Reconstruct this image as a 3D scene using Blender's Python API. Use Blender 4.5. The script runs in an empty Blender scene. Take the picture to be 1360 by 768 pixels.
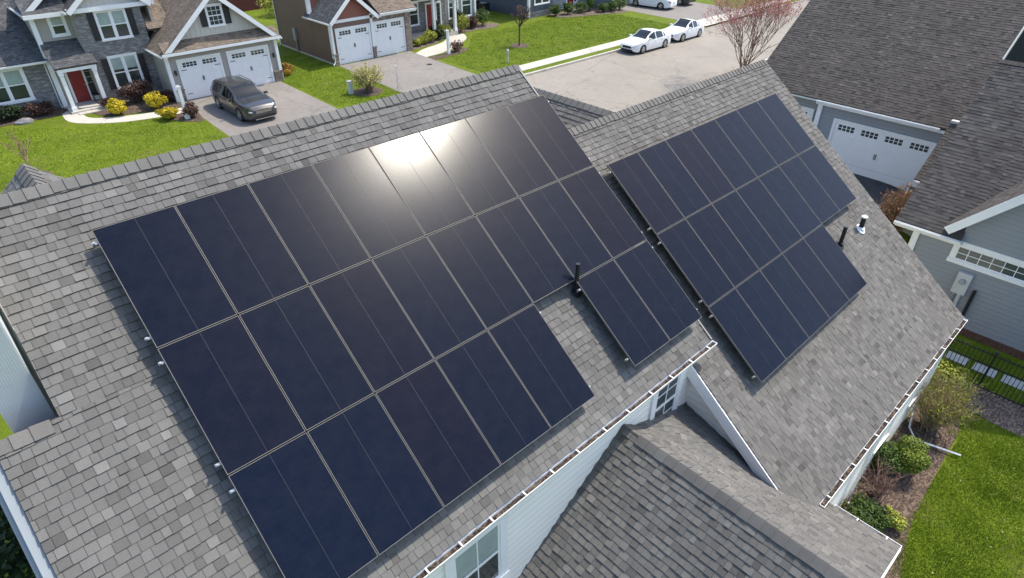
import bpy, bmesh, math, random
import numpy as np
from mathutils import Vector, Matrix
rnd = random.Random(7)
S = bpy.context.scene
COL = S.collection
V3 = Vector
rad = math.radians

# ------------------------------------------------------------------ camera, sky, sun, exposure
CAM = V3((-0.871, -8.948, 3.951))
cd = bpy.data.cameras.new('Camera'); cam = bpy.data.objects.new('Camera', cd); COL.objects.link(cam)
yaw, pitch = rad(46.859), rad(34.413)
fw = V3((math.cos(pitch)*math.cos(yaw), math.cos(pitch)*math.sin(yaw), -math.sin(pitch)))
rt = V3((math.sin(yaw), -math.cos(yaw), 0)); up = rt.cross(fw)
M = Matrix((rt, up, -fw)).transposed().to_4x4(); M.translation = CAM
cam.matrix_world = M
cd.sensor_width = 36; cd.lens = 36*828/1360; cd.clip_start = .1; cd.clip_end = 2000
S.camera = cam

SUN_EL, SUN_AZ = rad(57.5), rad(-9)          # azimuth measured from +x towards +y
w = bpy.data.worlds.new('World'); S.world = w; w.use_nodes = True
nt = w.node_tree; bg = nt.nodes['Background']
sky = nt.nodes.new('ShaderNodeTexSky'); sky.sky_type = 'NISHITA'; sky.sun_disc = False
sky.sun_elevation = SUN_EL; sky.sun_rotation = math.pi/2 - SUN_AZ
sky.air_density = 1.0; sky.dust_density = 1.5; sky.ozone_density = 1.0
nt.links.new(sky.outputs[0], bg.inputs[0]); bg.inputs[1].default_value = .15
sl = bpy.data.lights.new('sun', 'SUN'); sl.energy = 2.5; sl.angle = rad(.53); sl.color = (1, .925, .80)
so = bpy.data.objects.new('sun', sl); COL.objects.link(so)
sd = V3((math.cos(SUN_EL)*math.cos(SUN_AZ), math.cos(SUN_EL)*math.sin(SUN_AZ), math.sin(SUN_EL)))
so.rotation_euler = sd.to_track_quat('Z', 'Y').to_euler(); so.location = (0, 0, 40)
vs = S.view_settings; vs.view_transform = 'Standard'; vs.look = 'None'; vs.gamma = 1; vs.use_curve_mapping = False
vs.exposure = 1.1

# ------------------------------------------------------------------ materials
def lin(c):
    return tuple(((v/12.92) if v <= .04045 else ((v+.055)/1.055)**2.4) for v in c)
class NT:
    def __init__(s, name):
        s.m = bpy.data.materials.new(name); s.m.use_nodes = True
        s.t = s.m.node_tree; s.b = s.t.nodes['Principled BSDF']
    def n(s, typ, **kw):
        x = s.t.nodes.new('ShaderNode'+typ)
        for k, v in kw.items():
            if k[0] == '_': setattr(x, k[1:], v)
            elif k[0] == 'i' and k[1:].isdigit(): s.set(x.inputs[int(k[1:])], v)
            else: s.set(x.inputs[k], v)
        return x
    def set(s, inp, v):
        if isinstance(v, bpy.types.NodeSocket): s.t.links.new(v, inp)
        elif isinstance(v, bpy.types.Node): s.t.links.new(v.outputs[0], inp)
        else:
            if hasattr(inp, 'default_value') and not isinstance(v, (int, float)) and len(v) == 3 and inp.type == 'RGBA': v = (*v, 1)
            inp.default_value = v
    def mix(s, f, a, b, mode='MIX'):
        x = s.t.nodes.new('ShaderNodeMix'); x.data_type = 'RGBA'; x.blend_type = mode
        s.set(x.inputs[0], f); s.set(x.inputs[6], a); s.set(x.inputs[7], b)
        return x.outputs[2]
    def math(s, op, a, b=0.0, c=0.0):
        return s.n('Math', _operation=op, i0=a, i1=b, i2=c).outputs[0]
    def ramp(s, f, stops, interp='LINEAR'):
        x = s.t.nodes.new('ShaderNodeValToRGB'); x.color_ramp.interpolation = interp
        el = x.color_ramp.elements
        while len(el) < len(stops): el.new(.5)
        for e, (p, c) in zip(el, stops): e.position = p; e.color = (*c, 1) if len(c) == 3 else c
        s.set(x.inputs[0], f); return x.outputs[0]
    def coord(s, kind='Object'): return s.n('TexCoord').outputs[kind]
    def pos(s): return s.n('NewGeometry').outputs['Position']
    def noise(s, vec, scale, detail=3, rough=.55):
        return s.n('TexNoise', Vector=vec, Scale=scale, Detail=detail, Roughness=rough).outputs['Fac']
    def bump(s, h, strength=.3, dist=.02):
        s.set(s.b.inputs['Normal'], s.n('Bump', Strength=strength, Distance=dist, Height=h))
    def out(s, base=None, rough=None, metal=None, spec=None, **kw):
        for k, v in (('Base Color', base), ('Roughness', rough), ('Metallic', metal), ('Specular IOR Level', spec)):
            if v is not None: s.set(s.b.inputs[k], v)
        for k, v in kw.items(): s.set(s.b.inputs[k.replace('_', ' ')], v)
        return s.m
def dots(*c): return c
def mapped(t, vec, scale):
    return t.n('Mapping', Vector=vec, Scale=scale).outputs[0]

def plain(name, col, rough=.5, metal=0, noise=.12, nscale=3.0, **kw):
    t = NT(name); p = t.pos()
    a = t.noise(p, nscale, 4); b = t.noise(p, nscale*9, 2)
    f = t.math('MULTIPLY_ADD', t.math('SUBTRACT', t.math('MULTIPLY_ADD', b, .4, t.math('MULTIPLY', a, .6)), .5), noise*4, 1)
    c = t.mix(1, col, t.n('CombineColor', i0=f, i1=f, i2=f), 'MULTIPLY')
    return t.out(c, rough, metal, **kw)

def shingle_mat(name, stops, bumps=.5, warm=(.03, .02)):
    t = NT(name); p = t.pos()
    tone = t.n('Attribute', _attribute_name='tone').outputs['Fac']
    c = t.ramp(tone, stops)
    g = t.noise(p, 260, 2, .8); g2 = t.noise(p, 70, 3, .7); big = t.noise(p, .7, 4, .6); st = t.noise(mapped(t, p, (5, .5, .5)), 1.2, 3)
    f = t.math('MULTIPLY_ADD', t.math('SUBTRACT', g, .5), .95, 1)
    f = t.math('MULTIPLY', f, t.math('MULTIPLY_ADD', t.math('SUBTRACT', g2, .5), .55, 1))
    f = t.math('MULTIPLY', f, t.math('MULTIPLY_ADD', t.math('SUBTRACT', big, .5), .45, 1))
    f = t.math('MULTIPLY', f, t.math('MULTIPLY_ADD', t.math('SUBTRACT', st, .5), .22, 1))
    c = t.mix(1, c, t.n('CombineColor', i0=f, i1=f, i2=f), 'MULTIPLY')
    t.bump(t.math('ADD', g, t.math('MULTIPLY', g2, .7)), bumps, .006)
    return t.out(c, .93, spec=.25)

MT = {}
MT['shingle'] = shingle_mat('grey_shingle', [(0, (.084, .081, .076)), (.35, (.122, .1185, .112)), (.7, (.150, .146, .138)), (1, (.188, .183, .173))])
MT['shingle_warm'] = shingle_mat('weathered_shingle', [(0, (.078, .074, .069)), (.4, (.124, .118, .110)), (.75, (.153, .146, .135)), (1, (.19, .182, .168))])
MT['shingle_dark'] = shingle_mat('charcoal_brown_shingle', [(0, (.042, .037, .034)), (.4, (.075, .066, .060)), (.8, (.10, .088, .079)), (1, (.13, .115, .103))])
MT['shingle_charcoal'] = shingle_mat('charcoal_shingle', [(0, (.032, .030, .030)), (.4, (.064, .060, .058)), (.8, (.09, .085, .082)), (1, (.115, .109, .104))])
MT['shingle_slate'] = shingle_mat('slate_grey_shingle', [(0, (.05, .052, .056)), (.5, (.085, .086, .09)), (1, (.14, .14, .14))])
MT['shingle_tan'] = shingle_mat('brown_shingle', [(0, (.10, .08, .065)), (.5, (.17, .135, .105)), (1, (.24, .195, .155))])
MT['underlay'] = plain('roof_deck', (.085, .082, .08), .9)

def siding_mat(name, col, rough=.6, spec=.3, edge=True):
    if edge: MT[name+'_edge'] = siding_mat(name+'_edge', tuple(v*.72 for v in col), rough, spec, False)  # darker copy of the siding, paints the shadow line of each lap
    t = NT(name); p = t.pos()
    big = t.noise(p, .8, 4); fine = t.noise(mapped(t, p, (2, 2, 40)), 1.5, 3)
    f = t.math('MULTIPLY_ADD', t.math('SUBTRACT', big, .5), .16, 1)
    f = t.math('MULTIPLY', f, t.math('MULTIPLY_ADD', t.math('SUBTRACT', fine, .5), .12, 1))
    c = t.mix(1, col, t.n('CombineColor', i0=f, i1=f, i2=f), 'MULTIPLY')
    t.bump(fine, .15, .004)
    return t.out(c, rough, spec=spec)
MT['siding_white'] = siding_mat('white_siding', (.86, .825, .75))
MT['trim_shaded'] = siding_mat('shaded_white_trim', (.25, .28, .30))  # white rake trim with its bluish shade put into the colour
MT['siding_shaded'] = siding_mat('shaded_siding', (.008, .014, .021), .9, .05)  # shade on the neighbour's gable end, painted as near-black navy
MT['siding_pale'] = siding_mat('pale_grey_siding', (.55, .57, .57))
MT['siding_grey'] = siding_mat('grey_siding', (.255, .27, .29))
MT['siding_taupe'] = siding_mat('taupe_siding', (.36, .335, .30))
MT['siding_cream'] = siding_mat('cream_siding', (.52, .49, .43))
MT['siding_brown'] = siding_mat('brown_siding', (.165, .108, .078))
MT['siding_red'] = siding_mat('terracotta_siding', (.27, .105, .075))
MT['siding_slate'] = siding_mat('slate_blue_siding', (.085, .10, .125))
MT['siding_mauve'] = siding_mat('mauve_siding', (.19, .12, .10))
MT['trim'] = plain('white_trim', (.78, .78, .77), .45, noise=.05)
MT['drip'] = plain('weathered_metal_edge', (.24, .23, .215), .7)
MT['trim_grey'] = plain('light_grey_trim', (.5, .5, .5), .5, noise=.05)
MT['cream'] = plain('cream_paint', (.66, .58, .44), .6, noise=.06)
MT['shutter'] = plain('black_shutter', (.018, .018, .02), .5)
MT['black_metal'] = plain('black_metal', (.015, .015, .016), .45, .0, noise=.1)
MT['alu'] = plain('aluminium', (.55, .55, .55), .38, 1, noise=.05)
MT['frame'] = plain('anodised_frame', (.13, .125, .115), .6, .2, noise=.05)
MT['galv'] = plain('galvanised_steel', (.33, .36, .38), .5, .5)
MT['chrome'] = plain('chrome', (.6, .6, .6), .15, 1, noise=.02)
MT['red_door'] = plain('red_door_paint', (.22, .012, .016), .4, noise=.08)
MT['pvc_black'] = plain('black_pipe', (.012, .012, .014), .5)
MT['rubber'] = plain('tyre_rubber', (.018, .018, .018), .85)
MT['plastic_dark'] = plain('dark_plastic', (.012, .012, .013), .6)
MT['plate'] = plain('number_plate', (.55, .56, .58), .5)
MT['taillight'] = plain('tail_light', (.35, .01, .012), .2)
MT['headlight'] = plain('headlight_glass', (.55, .57, .6), .12, .3)
MT['paint_white'] = plain('white_car_paint', (.78, .79, .8), .25, noise=.02, Coat_Weight=.6, Coat_Roughness=.05)
MT['paint_grey'] = plain('dark_grey_car_paint', (.026, .026, .028), .3, .0, noise=.03, Coat_Weight=.8, Coat_Roughness=.05)
MT['paint_dark'] = plain('dark_blue_car_paint', (.018, .02, .026), .3, .2, noise=.03, Coat_Weight=.8, Coat_Roughness=.05)
MT['car_glass'] = plain('car_glass', (.008, .011, .012), .06, 0, noise=.02, Specular_IOR_Level=.5)
MT['red_paint'] = plain('hydrant_red', (.5, .02, .02), .4)
def glass_mat(name, col, rough=.05):
    t = NT(name); p = t.pos()
    n = t.noise(p, 1.6, 3); c = t.mix(n, tuple(v*.55 for v in col), tuple(min(v*1.45, 1) for v in col))
    t.bump(t.noise(p, 2.2, 2), .04, .02)
    return t.out(c, rough, spec=.7)
MT['pane'] = glass_mat('window_glass', (.035, .045, .045))
MT['pane_dim'] = glass_mat('window_glass_dim', (.06, .075, .075))
MT['blind_or_sheen'] = glass_mat('blind_or_sheen_glass', (.30, .37, .35), .12)  # pale blind; on the white wall's window it paints a reflection
def stone_mat(name, c1, c2, c3, sx=3.2, sz=9.0):
    t = NT(name); p = t.pos()
    sep = t.n('SeparateXYZ', Vector=p)
    xy = t.math('ADD', sep.outputs[0], sep.outputs[1])
    v = t.n('CombineXYZ', X=xy, Y=sep.outputs[2], Z=0.0).outputs[0]
    br = t.n('TexBrick', Vector=v, Scale=1.0, Color1=(*c1, 1), Color2=(*c2, 1), Mortar=(*c3, 1))
    br.inputs['Mortar Size'].default_value = .008; br.inputs['Brick Width'].default_value = 1/sx
    br.inputs['Row Height'].default_value = 1/sz; br.offset = .37; br.squash = .7; br.squash_frequency = 3
    n = t.noise(mapped(t, v, (sx*.9, sz*.9, 1)), 1.0, 2); f2 = t.noise(p, 22, 3)
    c = t.mix(.55, br.outputs[0], t.ramp(n, [(.3, tuple(x*.45 for x in c1)), (.5, c1), (.7, tuple(min(1, x*1.5) for x in c2))]))
    c = t.mix(.35, c, t.n('CombineColor', i0=f2, i1=f2, i2=f2), 'OVERLAY')
    t.bump(t.math('ADD', t.math('MULTIPLY', br.outputs['Fac'], -1), f2), .5, .02)
    return t.out(c, .85)
MT['stone_grey'] = stone_mat('grey_ledge_stone', (.17, .165, .165), (.27, .26, .255), (.11, .105, .105))
MT['stone_brown'] = stone_mat('brown_ledge_stone', (.19, .15, .12), (.30, .25, .21), (.12, .10, .085))
MT['stone_dark'] = stone_mat('dark_ledge_stone', (.12, .125, .13), (.19, .19, .19), (.07, .07, .07))

def grass_mat(name, dark, mid, light, stripes=0.0):
    t = NT(name); p = t.pos()
    a = t.noise(p, .35, 4, .6); b = t.noise(p, 2.5, 4, .65); c = t.noise(p, 28, 3, .7); d = t.noise(p, 9, 3, .6)
    m = t.math('MULTIPLY_ADD', b, .30, t.math('MULTIPLY_ADD', a, .30, t.math('MULTIPLY_ADD', c, .25, t.math('MULTIPLY', d, .15))))
    col = t.ramp(m, [(.34, dark), (.50, mid), (.66, light)])
    dry = t.ramp(t.noise(p, .9, 5, .7), [(.55, (0, 0, 0)), (.70, (1, 1, 1))])
    col = t.mix(t.math('MULTIPLY', dry, .6), col, (.16, .15, .045))
    t.bump(t.math('ADD', c, t.math('MULTIPLY', d, 1.5)), .8, .05)
    return t.out(col, .9, spec=.15)
MT['grass'] = grass_mat('lawn_grass', (.060, .092, .006), (.112, .155, .010), (.165, .21, .018))
MT['soil'] = plain('soil', (.07, .045, .03), .95, noise=.3)
def blade_mat():
    t = NT('grass_blade'); tone = t.n('Attribute', _attribute_name='tone').outputs['Fac']
    return t.out(t.ramp(tone, [(0, (.10, .165, .010)), (.5, (.20, .285, .016)), (.9, (.28, .36, .03)), (1, (.32, .31, .10))]), .7, spec=.2)
MT['blade'] = blade_mat()
def asphalt_mat(name, c, patch=.25):
    t = NT(name); p = t.pos()
    a = t.noise(p, .25, 5, .6); b = t.noise(p, 60, 2, .8); d = t.noise(p, 3, 4, .6)
    f = t.math('MULTIPLY_ADD', t.math('SUBTRACT', a, .5), patch*2.2, 1)
    f = t.math('MULTIPLY', f, t.math('MULTIPLY_ADD', t.math('SUBTRACT', b, .5), .7, 1))
    f = t.math('MULTIPLY', f, t.math('MULTIPLY_ADD', t.math('SUBTRACT', d, .5), .35, 1))
    cr = t.n('TexVoronoi', Vector=t.n('VectorMath', _operation='ADD', i0=p, i1=t.n('TexNoise', Vector=p, Scale=1.2).outputs['Color']).outputs[0], Scale=.22, _feature='DISTANCE_TO_EDGE').outputs[0]
    line = t.ramp(cr, [(.0, (.72, .72, .72)), (.012, (1, 1, 1))])
    col = t.mix(1, t.mix(1, c, t.n('CombineColor', i0=f, i1=f, i2=f), 'MULTIPLY'), line, 'MULTIPLY')
    stn = t.ramp(t.noise(p, .8, 5, .65), [(.60, (1, 1, 1)), (.72, (.80, .79, .78))])
    col = t.mix(1, col, stn, 'MULTIPLY')
    t.bump(b, .4, .01)
    return t.out(col, .9)
MT['asphalt'] = asphalt_mat('worn_asphalt', (.25, .222, .185))
MT['driveway'] = asphalt_mat('driveway_asphalt', (.205, .185, .165))
MT['driveway_dark'] = asphalt_mat('dark_driveway', (.055, .058, .06))
MT['concrete'] = asphalt_mat('pale_concrete', (.47, .44, .38), .15)
MT['paver'] = plain('pale_paver', (.42, .42, .40), .8, noise=.12)
def mulch_mat(name, c1, c2, c3):
    t = NT(name); p = t.pos()
    v = t.n('TexVoronoi', Vector=mapped(t, p, (1, 1.6, 1)), Scale=16, Randomness=1).outputs['Color']
    f = t.n('SeparateColor', Color=v).outputs[0]; n = t.noise(p, 3, 4)
    col = t.ramp(t.math('MULTIPLY_ADD', f, .6, t.math('MULTIPLY', n, .4)), [(.15, c1), (.5, c2), (.85, c3)])
    t.bump(f, .9, .04)
    return t.out(col, .95)
MT['mulch'] = mulch_mat('brown_mulch', (.03, .02, .015), (.085, .055, .038), (.19, .135, .10))
MT['mulch_red'] = mulch_mat('red_mulch', (.06, .024, .012), (.115, .045, .022), (.16, .07, .04))
MT['gravel'] = mulch_mat('grey_brown_gravel', (.05, .036, .028), (.14, .10, .078), (.29, .23, .185))
def leaf_mat(name, c1, c2, c3, trans=.25):
    t = NT(name); tone = t.n('Attribute', _attribute_name='tone').outputs['Fac']
    n = t.noise(t.pos(), 3, 3)
    col = t.ramp(t.math('MULTIPLY_ADD', tone, .7, t.math('MULTIPLY', n, .3)), [(.1, c1), (.5, c2), (.9, c3)])
    return t.out(col, .6, spec=.25)
MT['leaf_green'] = leaf_mat('boxwood_leaf', (.02, .04, .006), (.055, .10, .014), (.13, .19, .03))
MT['leaf_spring'] = leaf_mat('spring_leaf', (.05, .075, .008), (.13, .18, .02), (.26, .31, .05))
MT['leaf_dark'] = leaf_mat('evergreen_leaf', (.006, .014, .005), (.014, .03, .010), (.03, .055, .018))
MT['leaf_yellow'] = leaf_mat('yellow_leaf', (.20, .15, .008), (.42, .32, .010), (.62, .50, .03))
MT['leaf_lime'] = leaf_mat('lime_leaf', (.10, .12, .012), (.24, .26, .028), (.42, .43, .07))
MT['leaf_olive'] = leaf_mat('olive_leaf', (.12, .12, .02), (.27, .26, .05), (.40, .38, .10))
MT['leaf_straw'] = leaf_mat('straw_green_leaf', (.17, .16, .04), (.36, .33, .10), (.5, .46, .18))
MT['leaf_brown'] = leaf_mat('russet_twig_leaf', (.03, .016, .012), (.075, .038, .028), (.14, .075, .055))
MT['leaf_dry'] = leaf_mat('dry_leaf', (.2, .15, .09), (.42, .36, .26), (.65, .6, .5))
MT['leaf_gold'] = leaf_mat('golden_brown_leaf', (.13, .06, .01), (.28, .15, .02), (.42, .27, .04))
MT['leaf_rust'] = leaf_mat('dry_grass_blade', (.12, .05, .02), (.26, .125, .055), (.42, .24, .12))
MT['bud_pink'] = leaf_mat('pink_bud', (.28, .07, .07), (.5, .17, .16), (.62, .32, .28))
MT['bark'] = plain('bark', (.085, .06, .048), .9, noise=.3, nscale=8)
MT['bark_pale'] = plain('pale_bark', (.20, .16, .12), .9, noise=.3, nscale=8)
MT['bark_tan'] = plain('tan_stem', (.30, .22, .13), .9, noise=.3, nscale=8)
MT['bark_red'] = plain('reddish_twig', (.29, .18, .145), .9, noise=.3, nscale=8)
MT['wood_red'] = plain('red_brown_fence_wood', (.09, .02, .016), .8, noise=.2)
MT['litter'] = mulch_mat('gutter_litter', (.03, .022, .016), (.085, .06, .042), (.19, .145, .11))

def cell_mat(name, base, line):
    """dark solar cell sheet under textured glass; UV: x across (0..1), y along (0..1)"""
    t = NT(name)
    uv = t.n('UVMap').outputs[0]; sep = t.n('SeparateXYZ', Vector=uv)
    u, v = sep.outputs[0], sep.outputs[1]
    oi = t.n('ObjectInfo').outputs['Random']
    fr = t.math('FRACT', t.math('MULTIPLY', u, 36.0))
    ln = t.math('LESS_THAN', t.math('ABSOLUTE', t.math('SUBTRACT', fr, .5)), .14)
    fr2 = t.math('FRACT', t.math('MULTIPLY', v, 20.0))
    ln2 = t.math('LESS_THAN', t.math('ABSOLUTE', t.math('SUBTRACT', fr2, .5)), .03)
    f = t.math('MULTIPLY_ADD', ln2, .25, t.math('MULTIPLY', ln, .40))
    tint = t.ramp(oi, [(.0, (base[0]*.85, base[1]*1.05, base[2]*1.12)), (.3, base), (.62, base), (.85, (base[0]*1.5, base[1]*.94, base[2]*.92))])
    col = t.mix(f, tint, line)
    n = t.noise(t.pos(), 1.3, 4)
    dust = t.noise(t.pos(), 5, 5, .7)
    col = t.mix(t.math('MULTIPLY', t.ramp(dust, [(.35, (0, 0, 0)), (.8, (1, 1, 1))]), .05), col, (.10, .10, .10))
    ro = t.math('MULTIPLY_ADD', n, .04, .16)
    t.bump(t.noise(t.pos(), 500, 1), .06, .002)
    return t.out(col, ro, spec=.05, Coat_Weight=.15, Coat_Roughness=.21, Coat_IOR=1.45)
MT['cell'] = cell_mat('solar_cell_glass', (.0032, .0060, .0160), (.010, .014, .026))
MT['cell_line'] = plain('cell_divider', (.016, .016, .024), .6, noise=.02)

# ------------------------------------------------------------------ object helpers
def wloc(o):
    l = V3((0, 0, 0))
    while o is not None: l += o.location; o = o.parent
    return l
def link_mesh(name, me, mats, parent=None, world=True):
    if not isinstance(mats, (list, tuple)): mats = [mats]
    for m in mats: me.materials.append(MT[m] if isinstance(m, str) else m)
    o = bpy.data.objects.new(name, me); COL.objects.link(o)
    if parent is not None:
        if world: me.transform(Matrix.Translation(-wloc(parent)))
        o.parent = parent
    elif world and len(me.vertices):
        co = np.empty(len(me.vertices)*3, 'f'); me.vertices.foreach_get('co', co); co = co.reshape(-1, 3)
        b = V3(((co[:, 0].min()+co[:, 0].max())/2, (co[:, 1].min()+co[:, 1].max())/2, co[:, 2].min()))
        me.transform(Matrix.Translation(-b)); o.location = b
    return o
def obj(name, bm, mats, parent=None, world=True, smooth=0):
    me = bpy.data.meshes.new(name); bm.normal_update(); bm.to_mesh(me); bm.free()
    if smooth:
        me.shade_smooth()
        me.set_sharp_from_angle(angle=rad(smooth))
    return link_mesh(name, me, mats, parent, world)
def raw(name, vs_, fs, mats, parent=None, world=True, tone=None, smooth=False):
    me = bpy.data.meshes.new(name); me.from_pydata(vs_, [], fs)
    if tone is not None:
        a = me.attributes.new('tone', 'FLOAT', 'FACE'); a.data.foreach_set('value', np.asarray(tone, 'f'))
    if smooth: me.shade_smooth()
    return link_mesh(name, me, mats, parent, world)
def thing(name, label, cat, loc=(0, 0, 0), rotz=0, group=None):
    o = bpy.data.objects.new(name, None); COL.objects.link(o); o.location = loc; o.rotation_euler = (0, 0, rotz)
    o.empty_display_size = .2
    return tag(o, label, cat, group)
def tag(o, label, cat, group=None):
    o['label'] = label; o['category'] = cat
    if group: o['group'] = group
    return o
def struct(o): o['kind'] = 'structure'; return o

def box(bm, a, b, mat=0):
    x0, y0, z0 = a; x1, y1, z1 = b
    x0, x1 = min(x0, x1), max(x0, x1); y0, y1 = min(y0, y1), max(y0, y1); z0, z1 = min(z0, z1), max(z0, z1)
    v = [bm.verts.new(p) for p in ((x0, y0, z0), (x1, y0, z0), (x1, y1, z0), (x0, y1, z0), (x0, y0, z1), (x1, y0, z1), (x1, y1, z1), (x0, y1, z1))]
    for f in ((0, 3, 2, 1), (4, 5, 6, 7), (0, 1, 5, 4), (1, 2, 6, 5), (2, 3, 7, 6), (3, 0, 4, 7)):
        bm.faces.new([v[i] for i in f]).material_index = mat
    return bm
def bx(a, b): return box(bmesh.new(), a, b)
def obox(bm, O, X, Y, Z, a, b, mat=0):
    """box in a local frame O + x X + y Y + z Z"""
    pts = []
    for z in (a[2], b[2]):
        for x, y in ((a[0], a[1]), (b[0], a[1]), (b[0], b[1]), (a[0], b[1])):
            pts.append(bm.verts.new(O + X*x + Y*y + Z*z))
    for f in ((0, 3, 2, 1), (4, 5, 6, 7), (0, 1, 5, 4), (1, 2, 6, 5), (2, 3, 7, 6), (3, 0, 4, 7)):
        bm.faces.new([pts[i] for i in f]).material_index = mat
    bmesh.ops.recalc_face_normals(bm, faces=bm.faces[-6:])
    return bm
def prism(bm, pts, d, mat=0):
    """polygon pts (3D) extruded by vector d"""
    n = len(pts); a = [bm.verts.new(V3(p)) for p in pts]; b = [bm.verts.new(V3(p)+V3(d)) for p in pts]
    fs = [bm.faces.new(a), bm.faces.new(b[::-1])]
    for i in range(n): fs.append(bm.faces.new([a[i], b[i], b[(i+1) % n], a[(i+1) % n]]))
    for f in fs: f.material_index = mat
    bmesh.ops.recalc_face_normals(bm, faces=fs)
    return bm
def tube(bm, pts, rs, n=8, cap=True):
    """tapered tube through pts"""
    pts = [V3(p) for p in pts]
    if not isinstance(rs, (list, tuple)): rs = [rs]*len(pts)
    rings = []
    ref = None
    for i, p in enumerate(pts):
        d = (pts[min(i+1, len(pts)-1)]-pts[max(i-1, 0)]).normalized()
        if ref is None: ref = V3((0, 0, 1)) if abs(d.z) < .9 else V3((1, 0, 0))
        x = d.cross(ref).normalized(); y = d.cross(x)
        rings.append([bm.verts.new(p+(x*math.cos(2*math.pi*k/n)+y*math.sin(2*math.pi*k/n))*rs[i]) for k in range(n)])
    for a, b in zip(rings, rings[1:]):
        for k in range(n): bm.faces.new([a[k], a[(k+1) % n], b[(k+1) % n], b[k]])
    if cap:
        bm.faces.new(rings[0]); bm.faces.new(rings[-1][::-1])
    return bm
def lathe(bm, O, A, prof, n=20):
    """revolve prof [(r, h)] round axis A from O"""
    A = V3(A).normalized(); ref = V3((0, 0, 1)) if abs(A.z) < .9 else V3((1, 0, 0))
    x = A.cross(ref).normalized(); y = A.cross(x); rings = []
    for r, h in prof:
        rings.append([bm.verts.new(V3(O)+A*h+(x*math.cos(2*math.pi*k/n)+y*math.sin(2*math.pi*k/n))*max(r, 1e-4)) for k in range(n)])
    for a, b in zip(rings, rings[1:]):
        for k in range(n): bm.faces.new([a[k], a[(k+1) % n], b[(k+1) % n], b[k]])
    bm.faces.new(rings[0]); bm.faces.new(rings[-1][::-1])
    bmesh.ops.recalc_face_normals(bm, faces=bm.faces[:])
    return bm
def clip(bm, O, X, Y, poly):
    """keep what lies inside the convex counter-clockwise polygon given in (X, Y) coordinates"""
    for (x0, y0), (x1, y1) in zip(poly, poly[1:]+poly[:1]):
        no = X*(y1-y0) - Y*(x1-x0)
        if no.length < 1e-6: continue
        bmesh.ops.bisect_plane(bm, geom=bm.verts[:]+bm.edges[:]+bm.faces[:], plane_co=O+X*x0+Y*y0, plane_no=no.normalized(), clear_outer=True)

# ------------------------------------------------------------------ roofs and walls
def ccw(poly):
    a = sum(x0*y1-x1*y0 for (x0, y0), (x1, y1) in zip(poly, poly[1:]+poly[:1]))
    return poly if a > 0 else poly[::-1]
def roof_face(parent, O, X, D, poly, mat='shingle', expo=.143, tw=(.12, .26), thick=.016, deck=.14, seed=1, name='shingles', deckname='roof_deck', lo=.006):
    """shingles laid as separate tabs on a deck. O: origin on the roof, X: along the eave, D: down the slope, poly in (x, s)"""
    O, X, D = V3(O), V3(X).normalized(), V3(D).normalized()
    N = D.cross(X); N = N if N.z > 0 else -N
    r = random.Random(seed)
    us = [p[0] for p in poly]; ss = [p[1] for p in poly]
    u0, u1, s0, s1 = min(us), max(us), min(ss), max(ss)
    vs_, fs, tone = [], [], []
    nc = int((s1-s0)/expo)+1
    for c in range(nc):
        sb = s1-c*expo; st = sb-expo
        x = u0-r.random()*.3; prev = None
        drift = r.uniform(-.12, .12)
        while x < u1:
            wd = r.uniform(*tw); t = r.choice((lo, thick*.75, thick, thick*1.15))
            tn = min(1, max(0, r.gauss(.49, .175)+drift*.3))
            jb = r.uniform(-.004, .004)
            k = len(vs_)
            for (uu, s, h) in ((x, st, .003), (x+wd, st, .003), (x+wd, sb+jb, t), (x, sb+jb, t), (x, sb+jb, 0), (x+wd, sb+jb, 0)):
                vs_.append(tuple(O+X*uu+D*s+N*h))
            fs += [(k, k+3, k+2, k+1), (k+3, k+4, k+5, k+2)]
            tone += [tn, tn*.2]  # butt face: dark asphalt edge, deepened further to paint course shadow lines
            k2 = len(vs_)
            for (uu) in (x, x+wd):
                vs_.append(tuple(O+X*uu+D*st)); vs_.append(tuple(O+X*uu+D*(sb+jb)))
            fs += [(k, k2, k2+1, k+3), (k+1, k+2, k2+3, k2+2)]
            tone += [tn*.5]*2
            x += wd+.005
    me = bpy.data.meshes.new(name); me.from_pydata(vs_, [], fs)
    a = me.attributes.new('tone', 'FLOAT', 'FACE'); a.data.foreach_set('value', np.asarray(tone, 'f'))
    bm = bmesh.new(); bm.from_mesh(me)
    cp = ccw(poly)
    clip(bm, O, X, D, cp)
    bm.to_mesh(me); bm.free()
    d = bmesh.new()
    prism(d, [O+X*x+D*s-N*.002 for x, s in cp], -N*deck)
    do = obj(deckname, d, 'underlay', parent)
    so_ = link_mesh(name, me, mat, do)
    return do
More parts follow.
